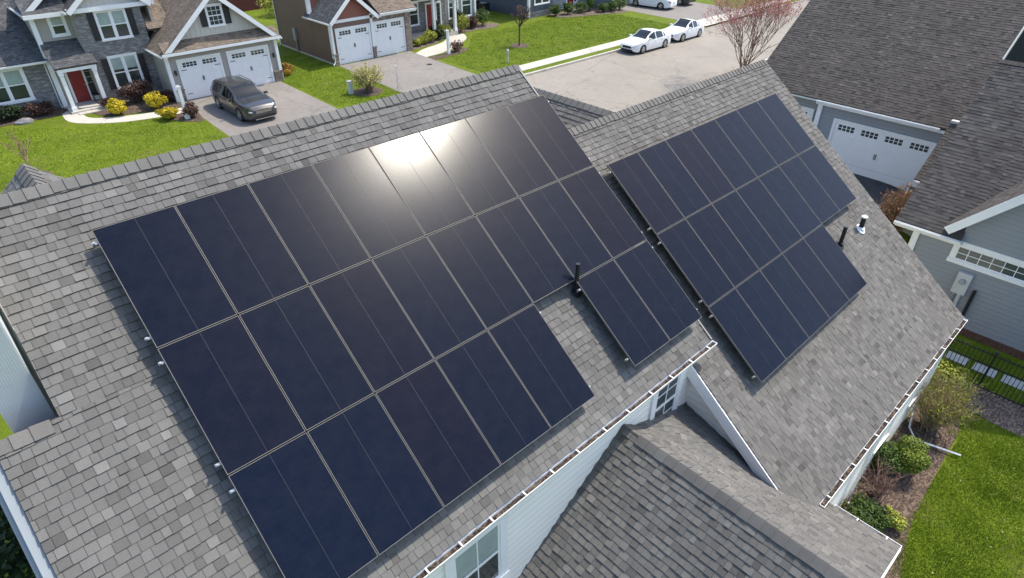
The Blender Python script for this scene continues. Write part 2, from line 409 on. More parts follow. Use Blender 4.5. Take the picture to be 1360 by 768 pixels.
def ridge_caps(parent, A, B, d1, d2, mat='shingle', wd=.15, step=.14, seed=3, lift=.012, name='ridge_cap'):
    """bent cap shingles along the ridge A->B; d1, d2: the slope directions down each side"""
    A, B = V3(A), V3(B); L = (B-A).length; T = (B-A)/L
    d1, d2 = V3(d1).normalized(), V3(d2).normalized()
    upv = -(d1+d2).normalized()
    n1 = T.cross(d1); n1 = n1 if n1.dot(upv) > 0 else -n1
    n2 = T.cross(d2); n2 = n2 if n2.dot(upv) > 0 else -n2
    r = random.Random(seed); vs_, fs, tn = [], [], []
    n = int(L/step)
    for i in range(n):
        x0, x1 = i*step, min(L, (i+1)*step+.004)
        tone = min(1, max(0, r.gauss(.55, .1)))
        ww = wd+r.uniform(-.006, .006)
        ring = []
        for x, h in ((x0, lift+.016), (x1, lift+.002)):
            P = A+T*x
            ring.append([P+d1*ww+n1*(h*.5-.004), P+d1*ww+n1*(h+.004), P+d1*.03+n1*(h+.006), P+upv*(h+.012), P+d2*.03+n2*(h+.006), P+d2*ww+n2*(h+.004), P+d2*ww+n2*(h*.5-.004)])
        k = len(vs_); m = 7
        for rg in ring: vs_ += [tuple(p) for p in rg]
        for j in range(m-1):
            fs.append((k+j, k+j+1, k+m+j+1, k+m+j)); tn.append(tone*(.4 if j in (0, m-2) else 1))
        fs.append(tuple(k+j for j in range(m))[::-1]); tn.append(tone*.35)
    return raw(name, vs_, fs, mat, parent, tone=tn)
def wall(parent, A, B, poly, mat, N, name='wall', expo=.15, lap=.012, thick=.14, vertical=False, flat=False, proud=0):
    """wall from plan point A to B. poly: convex polygon (x along, z). Lap boards are modelled; N = outward direction (plan)"""
    A2, B2 = V3((A[0], A[1], 0)), V3((B[0], B[1], 0)); X = (B2-A2).normalized(); Z = V3((0, 0, 1)); N = V3((N[0], N[1], 0)).normalized()
    O = A2+N*proud; cp = ccw(poly); bm = bmesh.new()
    zs = [p[1] for p in cp]; xs = [p[0] for p in cp]
    if not flat:
        if not vertical:
            z = min(zs)
            while z < max(zs):
                p = [O+X*min(xs)+Z*z+N*lap, O+X*max(xs)+Z*z+N*lap, O+X*max(xs)+Z*(z+expo)+N*.002, O+X*min(xs)+Z*(z+expo)+N*.002]
                q = [O+X*min(xs)+Z*z, O+X*max(xs)+Z*z]
                v = [bm.verts.new(i) for i in p]; wv = [bm.verts.new(i) for i in q]
                bm.faces.new(v); bm.faces.new([wv[0], wv[1], v[1], v[0]])
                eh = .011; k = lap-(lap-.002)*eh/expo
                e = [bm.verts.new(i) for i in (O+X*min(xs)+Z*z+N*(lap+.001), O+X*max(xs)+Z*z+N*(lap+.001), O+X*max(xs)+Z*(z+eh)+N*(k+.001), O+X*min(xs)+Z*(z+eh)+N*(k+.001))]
                bm.faces.new(e).material_index = 1  # strip in the darker copy: lap shadow put into the colour
                z += expo
        else:
            x = min(xs)
            while x < max(xs):
                obox(bm, O, X, Z, N, (x, min(zs), 0), (x+.05, max(zs), .02)); x += expo
        clip(bm, O, X, Z, cp)
    if vertical or flat: prism(bm, [O+X*x+Z*z+N*.001 for x, z in cp], -N*thick)
    else: prism(bm, [O+X*x+Z*z-N*.001 for x, z in cp], -N*thick)
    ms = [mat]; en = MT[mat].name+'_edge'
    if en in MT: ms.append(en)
    else:
        for f in bm.faces: f.material_index = 0
    return obj(name, bm, ms, parent)
def rect(x0, z0, x1, z1): return [(x0, z0), (x1, z0), (x1, z1), (x0, z1)]
def window(parent, P, X, N, wd, ht, units=1, trim=.1, mat_trim='trim', blind_or_sheen=.45, rows=0, cols=0, sash=True, proud=.03, pane='pane', name='window'):
    """window: P = lower left corner on the wall plane, X along, N outward"""
    P, X, N = V3(P), V3(X).normalized(), V3(N).normalized(); Z = V3((0, 0, 1))
    f = bmesh.new(); e = proud
    obox(f, P, X, Z, N, (-trim, ht, -.04), (wd+trim, ht+trim*1.25, e+.012))
    obox(f, P, X, Z, N, (-trim-.02, -trim, -.04), (wd+trim+.02, 0, e+.03))
    obox(f, P, X, Z, N, (-trim, 0, -.04), (0, ht, e)); obox(f, P, X, Z, N, (wd, 0, -.04), (wd+trim, ht, e))
    fr = obj(name, f, mat_trim, parent)
    uw = wd/units
    for i in range(units):
        x0 = i*uw; s = bmesh.new(); t = .045
        if i: obox(s, P, X, Z, N, (x0-.05, 0, -.03), (x0+.05, ht, e-.004))
        a0, a1 = x0+(.05 if i else 0), x0+uw-(.05 if i < units-1 else 0)
        obox(s, P, X, Z, N, (a0, 0, -.03), (a0+t, ht, e-.012)); obox(s, P, X, Z, N, (a1-t, 0, -.03), (a1, ht, e-.012))
        obox(s, P, X, Z, N, (a0+t, 0, -.03), (a1-t, t, e-.012)); obox(s, P, X, Z, N, (a0+t, ht-t, -.03), (a1-t, ht, e-.012))
        if sash: obox(s, P, X, Z, N, (a0+t, ht*.5-.03, -.03), (a1-t, ht*.5+.03, e-.010))
        if rows or cols:
            for k in range(1, cols): xx = a0+(a1-a0)*k/cols; obox(s, P, X, Z, N, (xx-.011, t, -.02), (xx+.011, ht-t, e-.016))
            for k in range(1, rows): zz = ht*k/rows; obox(s, P, X, Z, N, (a0+t, zz-.011, -.02), (a1-t, zz+.011, e-.017))
        obj('sash', s, mat_trim, fr)
        g = bmesh.new(); obox(g, P, X, Z, N, (a0+t, t, -.025), (a1-t, ht-t, e-.024)); obj('pane', g, pane, fr)
        if blind_or_sheen:
            g = bmesh.new(); obox(g, P, X, Z, N, (a0+t, ht*(1-blind_or_sheen), -.02), (a1-t, ht-t, e-.021)); obj('blind_or_sheen', g, 'blind_or_sheen', fr)
    return fr
def shutter(parent, P, X, N, wd, ht):
    P, X, N = V3(P), V3(X).normalized(), V3(N).normalized(); Z = V3((0, 0, 1)); b = bmesh.new()
    obox(b, P, X, Z, N, (0, 0, 0), (wd, ht, .03))
    for a, c in ((0, .06), (wd-.06, wd)): obox(b, P, X, Z, N, (a, 0, .03), (c, ht, .045))
    n = int(ht/.07)
    for k in range(n): obox(b, P, X, Z, N, (.06, k*.07+.01, .03), (wd-.06, k*.07+.05, .04))
    return obj('shutter', b, 'shutter', parent)
def garage_door(parent, P, X, N, wd, ht, groups=2, trim=.13, hinges=True):
    P, X, N = V3(P), V3(X).normalized(), V3(N).normalized(); Z = V3((0, 0, 1))
    t = bmesh.new()
    obox(t, P, X, Z, N, (-trim, 0, -.03), (0, ht+trim, .05)); obox(t, P, X, Z, N, (wd, 0, -.03), (wd+trim, ht+trim, .05)); obox(t, P, X, Z, N, (0, ht, -.03), (wd, ht+trim, .05))
    d = bmesh.new(); k = 5
    for i in range(k): obox(d, P, X, Z, N, (.0, ht*i/k+.012*(i > 0), -.03), (wd, ht*(i+1)/k, .012))
    obox(d, P, X, Z, N, (0, 0, -.035), (wd, ht, .004))
    for i in range(k-1):
        for j in range(groups*2):
            a = wd*(j+.5)/(groups*2); hw = wd/(groups*4)-.07
            obox(d, P, X, Z, N, (a-hw, ht*i/k+.09, .012), (a+hw, ht*(i+1)/k-.07, .019))
    do = obj('garage_door', d, 'trim', parent); obj('door_trim', t, 'trim', do)
    for j in range(groups):
        g = bmesh.new()
        x0 = wd*(j+.5)/groups-wd/groups*.36; x1 = wd*(j+.5)/groups+wd/groups*.36; n = 4; h0 = ht*(k-1)/k+.08; h1 = ht-.10
        for a in range(n):
            for b in range(2):
                xa = x0+(x1-x0)*a/n+.02; xb = x0+(x1-x0)*(a+1)/n-.02; za = h0+(h1-h0)*b/2+.012; zb = h0+(h1-h0)*(b+1)/2-.012
                obox(g, P, X, Z, N, (xa, za, 0), (xb, zb, .018))
        obj('door_window', g, 'pane', do)
    h = bmesh.new(); c = wd/2
    obox(h, P, X, Z, N, (c-.045, ht*.44, .012), (c-.02, ht*.55, .05)); obox(h, P, X, Z, N, (c+.02, ht*.44, .012), (c+.045, ht*.55, .05))
    if hinges:
        for zz in (.14, .76):
            obox(h, P, X, Z, N, (.03, ht*zz, .012), (.34, ht*zz+.035, .03)); obox(h, P, X, Z, N, (wd-.34, ht*zz, .012), (wd-.03, ht*zz+.035, .03))
    obj('door_hardware', h, 'black_metal', do)
    return do
def gutter(parent, A, B, N, hang=.62, litter=True, mat='trim', seed=1, name='gutter'):
    """open K-style gutter along A->B on the eave, N outward in plan"""
    A, B, N = V3(A), V3(B), V3(N).normalized(); T = (B-A).normalized(); L = (B-A).length; Z = V3((0, 0, 1))
    prof = [(0, .01), (0, -.11), (.075, -.11), (.105, -.03), (.105, .0), (.096, .0), (.094, -.03), (.068, -.095), (.008, -.095), (.008, .01)]
    bm = bmesh.new(); prism(bm, [A+N*o+Z*z for o, z in prof], T*L)
    box_ends = bmesh.new()
    g = obj(name, bm, mat, parent)
    r = random.Random(seed)
    for s in (0, L-.012):
        e = bmesh.new(); prism(e, [A+T*s+N*o+Z*z for o, z in ((.002, .0), (.002, -.108), (.073, -.108), (.103, -.03), (.103, -.002))], T*.012)
        obj('gutter_end', e, mat, g)
    if hang:
        hb = bmesh.new(); obox(hb, V3((0, 0, 0)), T, N, Z, (-.012, -.01, -.004), (.012, .104, .006)); obox(hb, V3((0, 0, 0)), T, N, Z, (-.012, .096, -.02), (.012, .111, -.004))
        me = bpy.data.meshes.new('gutter_hanger'); hb.to_mesh(me); hb.free(); me.materials.append(MT['trim'])
        base = wloc(g); x = hang*.5
        while x < L:
            h = bpy.data.objects.new('gutter_hanger', me); COL.objects.link(h); h.parent = g; h.location = A+T*x+Z*.006-base
            x += hang*r.uniform(.92, 1.08)
    if litter:
        vs_, fs = [], []; n = int(L/.05)
        for i in range(n+1):
            for j in range(4): vs_.append(tuple(A+T*(L*i/n)+N*(.010+j*.0275)+Z*(-.045+r.uniform(-.018, .022))))
        for i in range(n):
            for j in range(3): k = i*4+j; fs.append((k, k+1, k+5, k+4))
        for i in range(int(L*55)):
            p = A+T*r.uniform(.02, L-.02)+N*r.uniform(.015, .09)+Z*r.uniform(-.03, -.005); a = V3((r.gauss(0, 1), r.gauss(0, 1), r.gauss(0, .4))).normalized()*r.uniform(.015, .04); b = a.cross(V3((r.gauss(0, .3), r.gauss(0, .3), 1))).normalized()*r.uniform(.006, .014)
            k = len(vs_); vs_ += [tuple(p-a), tuple(p+b), tuple(p+a), tuple(p-b)]; fs.append((k, k+1, k+2, k+3))
        raw('leaf_litter', vs_, fs, 'litter', g)
    return g
def downspout(parent, pts, mat='trim', wd=.055, name='downspout'):
    bm = bmesh.new(); tube(bm, pts, wd*.6, 4); return obj(name, bm, mat, parent)
def board(parent, A, B, Y, Z, w0, w1, t0, t1, mat='trim', name='fascia'):
    """long board from A to B; cross section along Y (w0..w1) and Z (t0..t1)"""
    A, B = V3(A), V3(B); X = (B-A).normalized(); bm = bmesh.new()
    obox(bm, A, X, V3(Y).normalized(), V3(Z).normalized(), (0, w0, t0), ((B-A).length, w1, t1))
    return obj(name, bm, mat, parent)

# ------------------------------------------------------------------ ground, street, paths
def zg(v):
    if 13.69 < v < 23.31: return -8.64
    if v >= -1: return -8.5
    if v <= -6: return -9.5
    t = (v+6)/5; return -9.5 + t*t*(3-2*t)
def sheet(name, poly, z, mat, top=None, vary=True, thick=.0):
    """flat patch lying dz above the ground; subdivided along v so that it follows the slope"""
    bm = bmesh.new(); f = bm.faces.new([bm.verts.new((x, y, 0)) for x, y in poly])
    bmesh.ops.recalc_face_normals(bm, faces=bm.faces)
    if f.normal.z < 0: f.normal_flip()
    lo = min(p[1] for p in poly); hi = max(p[1] for p in poly); y = math.ceil(lo*2)/2
    while y < hi and lo < -.5:
        bmesh.ops.bisect_plane(bm, geom=bm.verts[:]+bm.edges[:]+bm.faces[:], plane_co=(0, y, 0), plane_no=(0, 1, 0)); y += .5
    for v in bm.verts: v.co.z = (zg(v.co.y) if top is None else top)+z
    if thick:
        r = bmesh.ops.extrude_face_region(bm, geom=bm.faces[:])
        for v in [g for g in r['geom'] if isinstance(g, bmesh.types.BMVert)]: v.co.z -= thick
        bmesh.ops.recalc_face_normals(bm, faces=bm.faces)
    return struct(obj(name, bm, mat))
us = [-600, -300, -150, -80, -40, -20] + list(range(-10, 80, 2)) + [90, 120, 180, 300, 600]
vs2 = [-600, -300, -120, -60, -30, -20, -15] + [i*.5 for i in range(-22, 27)] + [13.55, 13.72, 18, 23.28, 23.42] + [24+i*2 for i in range(28)] + [90, 120, 180, 300, 600]
gv = [(u, v, zg(v)) for v in vs2 for u in us]; n = len(us)
gf = [(j*n+i, j*n+i+1, (j+1)*n+i+1, (j+1)*n+i) for j in range(len(vs2)-1) for i in range(n-1)]
struct(raw('ground', gv, gf, 'grass', smooth=True))
sheet('street', [(-200, 13.7), (260, 13.7), (260, 23.3), (-200, 23.3)], .006, 'asphalt', top=-8.64)
def arc(pts, n=10):
    out = []
    for i in range(len(pts)-1):
        p0, p1, p2, p3 = pts[max(i-1, 0)], pts[i], pts[i+1], pts[min(i+2, len(pts)-1)]
        for k in range(n):
            t = k/n
            out.append(tuple(.5*((2*b)+(-a+c)*t+(2*a-5*b+4*c-d)*t*t+(-a+3*b-3*c+d)*t**3) for a, b, c, d in zip(p0, p1, p2, p3)))
    out.append(pts[-1]); return out
for a, b in ((-200, 10.2), (17.3, 21.5), (28.6, 53.6), (63.6, 260)):
    bm = bx((a, 23.28, -8.64), (b, 23.46, -8.485)); bmesh.ops.bevel(bm, geom=[e for e in bm.edges if abs(e.verts[0].co.z+8.485) < 1e-4 and abs(e.verts[1].co.z+8.485) < 1e-4], offset=.03, segments=2)
    struct(obj('kerb', bm, 'concrete'))
struct(obj('kerb', bx((-200, 13.54, -8.64), (260, 13.72, -8.485)), 'concrete'))
sw = bmesh.new(); u = -60.0
while u < 120:
    box(sw, (u, 24.12, -8.55), (u+1.49, 25.28, -8.478)); u += 1.5
struct(obj('sidewalk', sw, 'concrete'))
sheet('driveway', [(10.35, 25.29), (17.1, 25.29), (17.2, 33.8), (10.6, 33.8)], .008, 'driveway')
sheet('driveway', [(21.75, 25.29), (28.1, 25.29), (28.55, 34.4), (22.2, 34.4)], .008, 'driveway')
sheet('driveway', [(54.2, 25.29), (63.2, 25.29), (63.4, 42), (54.4, 42)], .008, 'driveway')
sheet('driveway_apron', [(53.7, 23.27), (63.5, 23.27), (63.2, 24.11), (54.1, 24.11)], .024, 'concrete', top=-8.5)
sheet('driveway', [(17.7, -2.9), (30.4, -2.9), (30.4, 6.4), (24, 13.5), (17.7, 13.5)], .012, 'driveway_dark')
sheet('path', arc([(5.6, 36.6), (5.6, 34.4), (7.2, 33.3), (9.2, 32.7), (10.55, 32.5)], 6)+arc([(10.55, 31.5), (9.0, 31.6), (6.9, 32.2), (5.2, 33.4), (4.5, 34.6), (4.6, 36.6)], 6), .012, 'concrete')
sheet('path', arc([(28.5, 33.5), (29.9, 34.2), (32.4, 35.0), (34.2, 36.6)], 6)+arc([(35.6, 36.2), (34.6, 34.6), (32.2, 33.0), (30.3, 32.2), (28.4, 32.0)], 6), .012, 'concrete')
# planting beds
sheet('mulch_bed', arc([(5.75, 35.9), (6.3, 34.1), (7.4, 33.5), (9.2, 32.85), (10.5, 32.7), (10.5, 33.8), (10.5, 36.4), (5.75, 36.4)], 4), .02, 'mulch')
sheet('mulch_bed', arc([(-3, 36.2), (2.5, 36.1), (4.4, 36.0), (4.5, 37.6), (-3, 37.7)], 3), .02, 'mulch')
sheet('mulch_bed', arc([(8.7, 31.4), (9.2, 30.2), (10.2, 29.2), (10.5, 30), (10.5, 31.3), (9.6, 31.5)], 4), .02, 'mulch')
sheet('mulch_bed', arc([(28.6, 34.4), (30.0, 34.6), (32.3, 35.3), (34, 36.9), (34, 38), (28.6, 38)], 4), .02, 'gravel')
sheet('mulch_bed', arc([(35.6, 38.3), (35.5, 36.4), (37.0, 36.5), (39.2, 36.2), (40.6, 37.2), (39.5, 38.5)], 4), .02, 'gravel')
sheet('mulch_bed', arc([(28.4, 31.8), (30.3, 31.9), (31.8, 32.4), (32.6, 32.0), (31.5, 31.2), (30, 30.9), (28.4, 30.8)], 4), .02, 'mulch')
sheet('mulch_bed', arc([(46.8, 36.8), (46.9, 34.9), (50, 33.6), (54, 32.4), (54, 36.8)], 4), .02, 'gravel')
def circle(x, y, r, n=18, q=1.0): return [(x+r*math.cos(2*math.pi*i/n)*(1+.08*math.sin(3*i)), y+q*r*math.sin(2*math.pi*i/n)) for i in range(n)]
sheet('mulch_bed', circle(1.35, 26.8, .75), .02, 'mulch')
sheet('mulch_bed', circle(36.16, 29.7, .8), .02, 'mulch')
sheet('mulch_bed', circle(20.3, 27.5, 1.0), .02, 'mulch')
sheet('mulch_bed', arc([(9.6, -7.42), (9.6, -9.3), (12.4, -8.86), (13.6, -8.76), (15.6, -8.68), (17.0, -8.62), (17.5, -8.3), (17.4, -7.42)], 4), .02, 'mulch')
sheet('gravel_bed', arc([(19.4, -7.2), (18.6, -7.6), (18.25, -8.3), (18.02, -9.1), (17.95, -10.2), (17.9, -13), (19.6, -13.2), (19.55, -10)], 4), .02, 'gravel')
sheet('mulch_bed', [(22.0, -4.9), (22.38, -4.9), (22.38, -15), (21.75, -15)], .02, 'mulch_red')
sheet('mulch_bed', [(22.4, -4.75), (27.2, -3.1), (24.6, -2.95), (22.4, -4.0)], .024, 'gravel')
r = random.Random(5)
v = -7.24
while v > -13:
    for k in range(6):
        pass
    bm = bx((20.2, v-.62, zg(-8)), (20.66, v, zg(-8)+.035)); bmesh.ops.bevel(bm, geom=bm.edges[:], offset=.03, segments=2)
    tag(obj('stepping_stone', bm, 'paver'), ['pale rectangular stepping stone behind the fence, nearest the roof edge', 'pale rectangular stepping stone crossed by the fence post line', 'pale rectangular stepping stone behind the fence at the right picture edge', 'pale stepping stone further along behind the fence', 'pale stepping stone at the far end of the row behind the fence', 'pale stepping stone past the picture edge', 'last pale stepping stone', 'extra'][int((-7.24-v)/.8)], 'paving stone', 'stepping stones behind the fence')
    v -= .8
    if v < -9.3: break

# grass blades on the near lawn
def tufts(name, reg, n, keep, hh=(.035, .085), seed=2, wdt=.006):
    g = np.random.default_rng(seed); x = g.uniform(reg[0], reg[1], n); y = g.uniform(reg[2], reg[3], n)
    k = keep(x, y); x, y = x[k], y[k]; n = len(x)
    z = np.array([zg(b) for b in y])
    a = g.uniform(0, 2*math.pi, n); h = g.uniform(hh[0], hh[1], n)*(.75+.5*np.sin(x*2.1+1.3*np.sin(y*1.7))**2); w_ = wdt*g.uniform(.7, 1.5, n)
    lx, ly = g.normal(0, .45, n)*h, g.normal(0, .45, n)*h
    P = np.empty((n, 3, 3))
    P[:, 0] = np.stack([x-np.cos(a)*w_, y-np.sin(a)*w_, z], 1); P[:, 1] = np.stack([x+np.cos(a)*w_, y+np.sin(a)*w_, z], 1); P[:, 2] = np.stack([x+lx, y+ly, z+h], 1)
    me = bpy.data.meshes.new(name); me.vertices.add(3*n); me.vertices.foreach_set('co', P.ravel())
    me.loops.add(3*n); me.loops.foreach_set('vertex_index', np.arange(3*n)); me.polygons.add(n); me.polygons.foreach_set('loop_start', np.arange(n)*3)
    me.update(); me.validate()
    t = .42+.2*np.sin(x*.9+y*1.3)*np.sin(y*.7-x*.4)+.14*np.sin(x*2.7+1.9*np.sin(y*1.1))*np.sin(y*2.3+np.sin(x*.8))+.09*np.sign(np.sin(y*3.3+.1*np.sin(x)))+.10+g.normal(0, .13, n)
    thin = (np.sin(x*1.7+2.1*np.sin(y*.9))*np.sin(y*1.9+1.3*np.sin(x*.7)) > .72); t = np.where(thin, t+.22, t)
    at = me.attributes.new('tone', 'FLOAT', 'FACE'); at.data.foreach_set('value', np.clip(t, 0, 1).astype('f'))
    o = link_mesh(name, me, 'blade', None, False); o['kind'] = 'stuff'
    return tag(o, 'short green grass blades of the lawn beside the house', 'grass')
tufts('lawn_grass', (10, 20.5, -13.6, -8.4), 150000, lambda x, y: ((y < -8.72-.55*np.clip((12.2-x)/2.4, 0, 1)) & (x < 17.85-.25*np.sin(y*3)*.2)) | ((x > 16.6) & (x < 18.0) & (y < -8.0) & (y < -7.0-(x-16.6)*.9)))
tufts('lawn_grass', (19.6, 21.75, -13, -5), 30000, lambda x, y: (x > 19.6+.0*y) & ~((x > 20.18) & (x < 20.68)), seed=9)
tufts('lawn_grass', (-4, 10.3, 24.5, 36), 50000, lambda x, y: (y > 25.4) & ((x-1.35)**2+(y-26.8)**2 > .6) & (y < 35.4-np.clip(x-2, 0, 3)*.9-np.clip(x-5, 0, 4)*.33) & ~((x > 8.6) & (y > 29.1)), hh=(.02, .05), seed=4, wdt=.016)
tufts('lawn_grass', (28.8, 52, 25.4, 36), 70000, lambda x, y: (y < 31.4+np.clip(x-32, 0, 4)*1.0) & (y < 36.8-np.clip(x-43, 0, 12)*.33) & ((x-36.2)**2+(y-29.7)**2 > .7) & (x > 28.3+(y-25)*.04), hh=(.02, .05), seed=6, wdt=.018)
tufts('lawn_grass', (17.3, 22.0, 25.4, 40), 26000, lambda x, y: ((x-20.3)**2+(y-27.5)**2 > 1.1), hh=(.02, .05), seed=8, wdt=.016)

# ------------------------------------------------------------------ the main house with the solar roofs
mh = thing('solar_house', 'white house under two grey shingled roofs that carry the black solar panels', 'house', (5, -1, -9.5))
thA, thB = rad(36.7008), rad(37.2052)
XA = V3((1, 0, 0)); DA = V3((0, -math.cos(thA), -math.sin(thA))); NA = V3((0, -math.sin(thA), math.cos(thA)))
DB = V3((0, -math.cos(thB), -math.sin(thB))); NB = V3((0, -math.sin(thB), math.cos(thB)))
B0 = V3((9.19445, -1.186593, -1.40326))
OFF = .262
OA = -NA*OFF; OB = B0-NB*OFF
DAb = V3((0, math.cos(thA), -math.sin(thA))); DBb = V3((0, math.cos(thB), -math.sin(thB)))
EX = .13
SH = dict(expo=EX, tw=(.09, .165), thick=.020, lo=.010)
roof_face(mh, OA, XA, DA, [(-1.2, -.96), (8.52, -.96), (8.52, 2.07), (-1.2, 2.07)], seed=11, **SH)
roof_face(mh, OA, XA, DA, [(-1.86, 2.07), (8.52, 2.07), (8.52, 6.02), (-1.86, 6.02)], seed=12, **SH)
RA = OA+DA*-.96; RB = OB+DB*-1.14
roof_face(mh, RA, XA, DAb, [(-1.2, 0.004), (8.52, 0.004), (8.52, 6.9), (-1.2, 6.9)], seed=13, **SH)
ridge_caps(mh, RA+XA*-1.22, RA+XA*8.55, DA, DAb, wd=.155, step=.155, lift=.02)
roof_face(mh, OB, XA, DB, [(8.15-B0.x, -1.14), (17.72-B0.x, -1.14), (17.72-B0.x, 8.05), (8.15-B0.x, 8.05)], mat='shingle_warm', seed=14, **SH)
roof_face(mh, RB, XA, DBb, [(8.15-B0.x, .004), (17.72-B0.x, .004), (17.72-B0.x, 8.0), (8.15-B0.x, 8.0)], mat='shingle_warm', seed=15, **SH)
ridge_caps(mh, RB+XA*(8.54-B0.x), RB+XA*(17.75-B0.x), DB, DBb, mat='shingle_warm', wd=.155, step=.155, lift=.02, seed=5)
# extension at the lower left: its own short ridge
EXR = OA+DA*2.07
roof_face(mh, EXR, XA, DAb, [(-1.86, .004), (-1.21, .004), (-1.21, 1.6), (-1.86, 1.6)], seed=16, **SH)
ridge_caps(mh, EXR+XA*-1.9, EXR+XA*-1.16, DA, DAb, mat='shingle_warm', wd=.15, step=.2, lift=.02, seed=8)
def zA(v): return OA.z+(v-OA.y)*math.tan(thA)
def zB(v): return OB.z+(v-OB.y)*math.tan(thB)
# walls
wall(mh, (-1.0, -4.50), (8.33, -4.50), rect(0, -9.6, 9.33, -3.9), 'siding_white', (0, -1), expo=.16, lap=.022)
wall(mh, (-1.0, 5.9), (8.25, 5.9), rect(0, -9.6, 9.25, -4.0), 'siding_white', (0, 1), expo=.16, lap=.022)
wall(mh, (-1.0, -4.55), (-1.0, 5.9), [(0, -9.6), (10.45, -9.6), (10.45, zA(.7)*0-3.95), (5.25, zA(.7)-.2), (0, -3.75)], 'siding_white', (-1, 0), expo=.16, lap=.022)
wall(mh, (8.33, -7.4), (8.33, -4.4), [(0, -9.6), (3, -9.6), (3, zB(-4.4)-.2), (0, zB(-7.4)-.2)], 'siding_white', (-1, 0), expo=.16, lap=.022)
wall(mh, (8.33, -7.38), (17.5, -7.38), rect(0, -9.7, 9.17, zB(-7.4)-.2), 'siding_white', (0, -1), expo=.16, lap=.022)
wall(mh, (17.5, -7.38), (17.5, 6.2), [(0, -9.7), (13.6, -9.7), (13.6, -6.3), (7.1, zB(-.3)-.25), (0, zB(-7.4)-.2)], 'siding_white', (1, 0), expo=.16, lap=.022)
wall(mh, (8.33, 6.2), (17.5, 6.2), rect(0, -9.6, 9.05, -6.0), 'siding_white', (0, 1), expo=.16, lap=.022)
wall(mh, (8.45, -4.5), (8.45, 6.2), [(0, -5), (10.7, -5), (10.7, -4.7), (5.2, zA(.7)-.2), (0, zA(-4.5)-.2)], 'siding_white', (1, 0), flat=True)
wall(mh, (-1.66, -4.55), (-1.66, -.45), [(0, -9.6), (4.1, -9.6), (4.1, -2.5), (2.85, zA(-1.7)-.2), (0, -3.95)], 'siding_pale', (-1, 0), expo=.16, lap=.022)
wall(mh, (-1.66, -4.5), (-1.0, -4.5), rect(0, -9.6, .66, -3.9), 'siding_white', (0, -1), expo=.16, lap=.022)
# rake boards
for x, a, b in ((8.523, -.94, 6.02),):
    board(mh, OA+DA*a+XA*x, OA+DA*b+XA*x, XA, NA, 0, .03, -.2, -.012, mat='drip', name='rake_board')
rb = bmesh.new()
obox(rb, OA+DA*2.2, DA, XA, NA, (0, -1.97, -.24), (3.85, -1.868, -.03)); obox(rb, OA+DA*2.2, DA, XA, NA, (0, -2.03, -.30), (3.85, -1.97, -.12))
obj('rake_board', rb, 'trim_shaded', mh)
board(mh, OB+DB*2.6+XA*(8.115-B0.x), OB+DB*8.08+XA*(8.115-B0.x), XA, NB, 0, .032, -.27, -.004, name='rake_board')
board(mh, OB+DB*-1.1+XA*(17.724-B0.x), OB+DB*8.05+XA*(17.724-B0.x), XA, NB, 0, .03, -.2, -.012, mat='trim_grey', name='rake_board')
# drip edge of the rake beside the panels, light strip
board(mh, OA+DA*-.9+XA*8.49, OA+DA*6.0+XA*8.49, XA, NA, 0, .036, .022, .030, mat='drip', name='drip_edge')
# eaves
EA = OA+DA*6.02; EB = OB+DB*8.05
obj('fascia', bx((-1.86, EA.y+.002, EA.z-.20), (8.52, EA.y+.03, EA.z-.03)), 'trim', mh)
obj('soffit', bx((-1.84, EA.y+.03, EA.z-.20), (8.33, -4.51, EA.z-.18)), 'trim', mh)
gutter(mh, (-1.86, EA.y-.001, EA.z-.035), (8.57, EA.y-.001, EA.z-.035), (0, -1, 0), seed=3)
obj('fascia', bx((8.15, EB.y+.002, EB.z-.20), (17.72, EB.y+.03, EB.z-.03)), 'trim', mh)
gutter(mh, (8.86, EB.y-.001, EB.z-.035), (17.76, EB.y-.001, EB.z-.035), (0, -1, 0), seed=4)
# windows of the white walls
window(mh, (2.08, -4.512, -5.82), (1, 0, 0), (0, -1, 0), .92, 1.45, 1, trim=.15, blind_or_sheen=.46, rows=2, cols=2, proud=.045)  # pale upper sheet here paints light reflected in the upper sash
window(mh, (7.03, -4.512, -5.50), (1, 0, 0), (0, -1, 0), .74, 1.30, 1, trim=.13, pane='pane_dim', blind_or_sheen=.0, rows=4, cols=2, proud=.045)
for x in (13.2, 15.6):
    window(mh, (x, -7.40, -8.4), (1, 0, 0), (0, -1, 0), .8, 1.3, 1, trim=.06, blind_or_sheen=0, proud=.012)
# small square electrical box on the gable wall
obj('junction_box', bx((8.26, -5.55, -5.62), (8.32, -5.29, -5.36)), 'trim', mh)
# lower cross gable
tc = .74; ac = math.atan(tc); CU, CZ = 6.05, -4.50
DL = V3((-math.cos(ac), 0, -math.sin(ac))); DR = V3((math.cos(ac), 0, -math.sin(ac))); YV = V3((0, 1, 0))
CO = V3((CU, 0, CZ))
roof_face(mh, CO, YV, DL, [(-8.88, 0), (-4.51, 0), (-4.51, 4.7), (-8.88, 4.7)], mat='shingle_warm', seed=21, **SH)
roof_face(mh, CO, YV, DR, [(-8.88, 0.004), (-4.51, .004), (-4.51, 4.40), (-8.88, 4.40)], mat='shingle_warm', seed=22, **SH)
ridge_caps(mh, CO+YV*-8.9, CO+YV*-4.72, DL, DR, mat='shingle_warm', wd=.16, step=.2, lift=.02, seed=9)
ce = CO+DR*4.40
gutter(mh, (ce.x, -8.9, ce.z-.03), (ce.x, -7.58, ce.z-.03), (1, 0, 0), hang=.55, seed=6)
obj('fascia', bx((ce.x-.03, -8.86, ce.z-.2), (ce.x-.003, -7.42, ce.z-.03)), 'trim', mh)
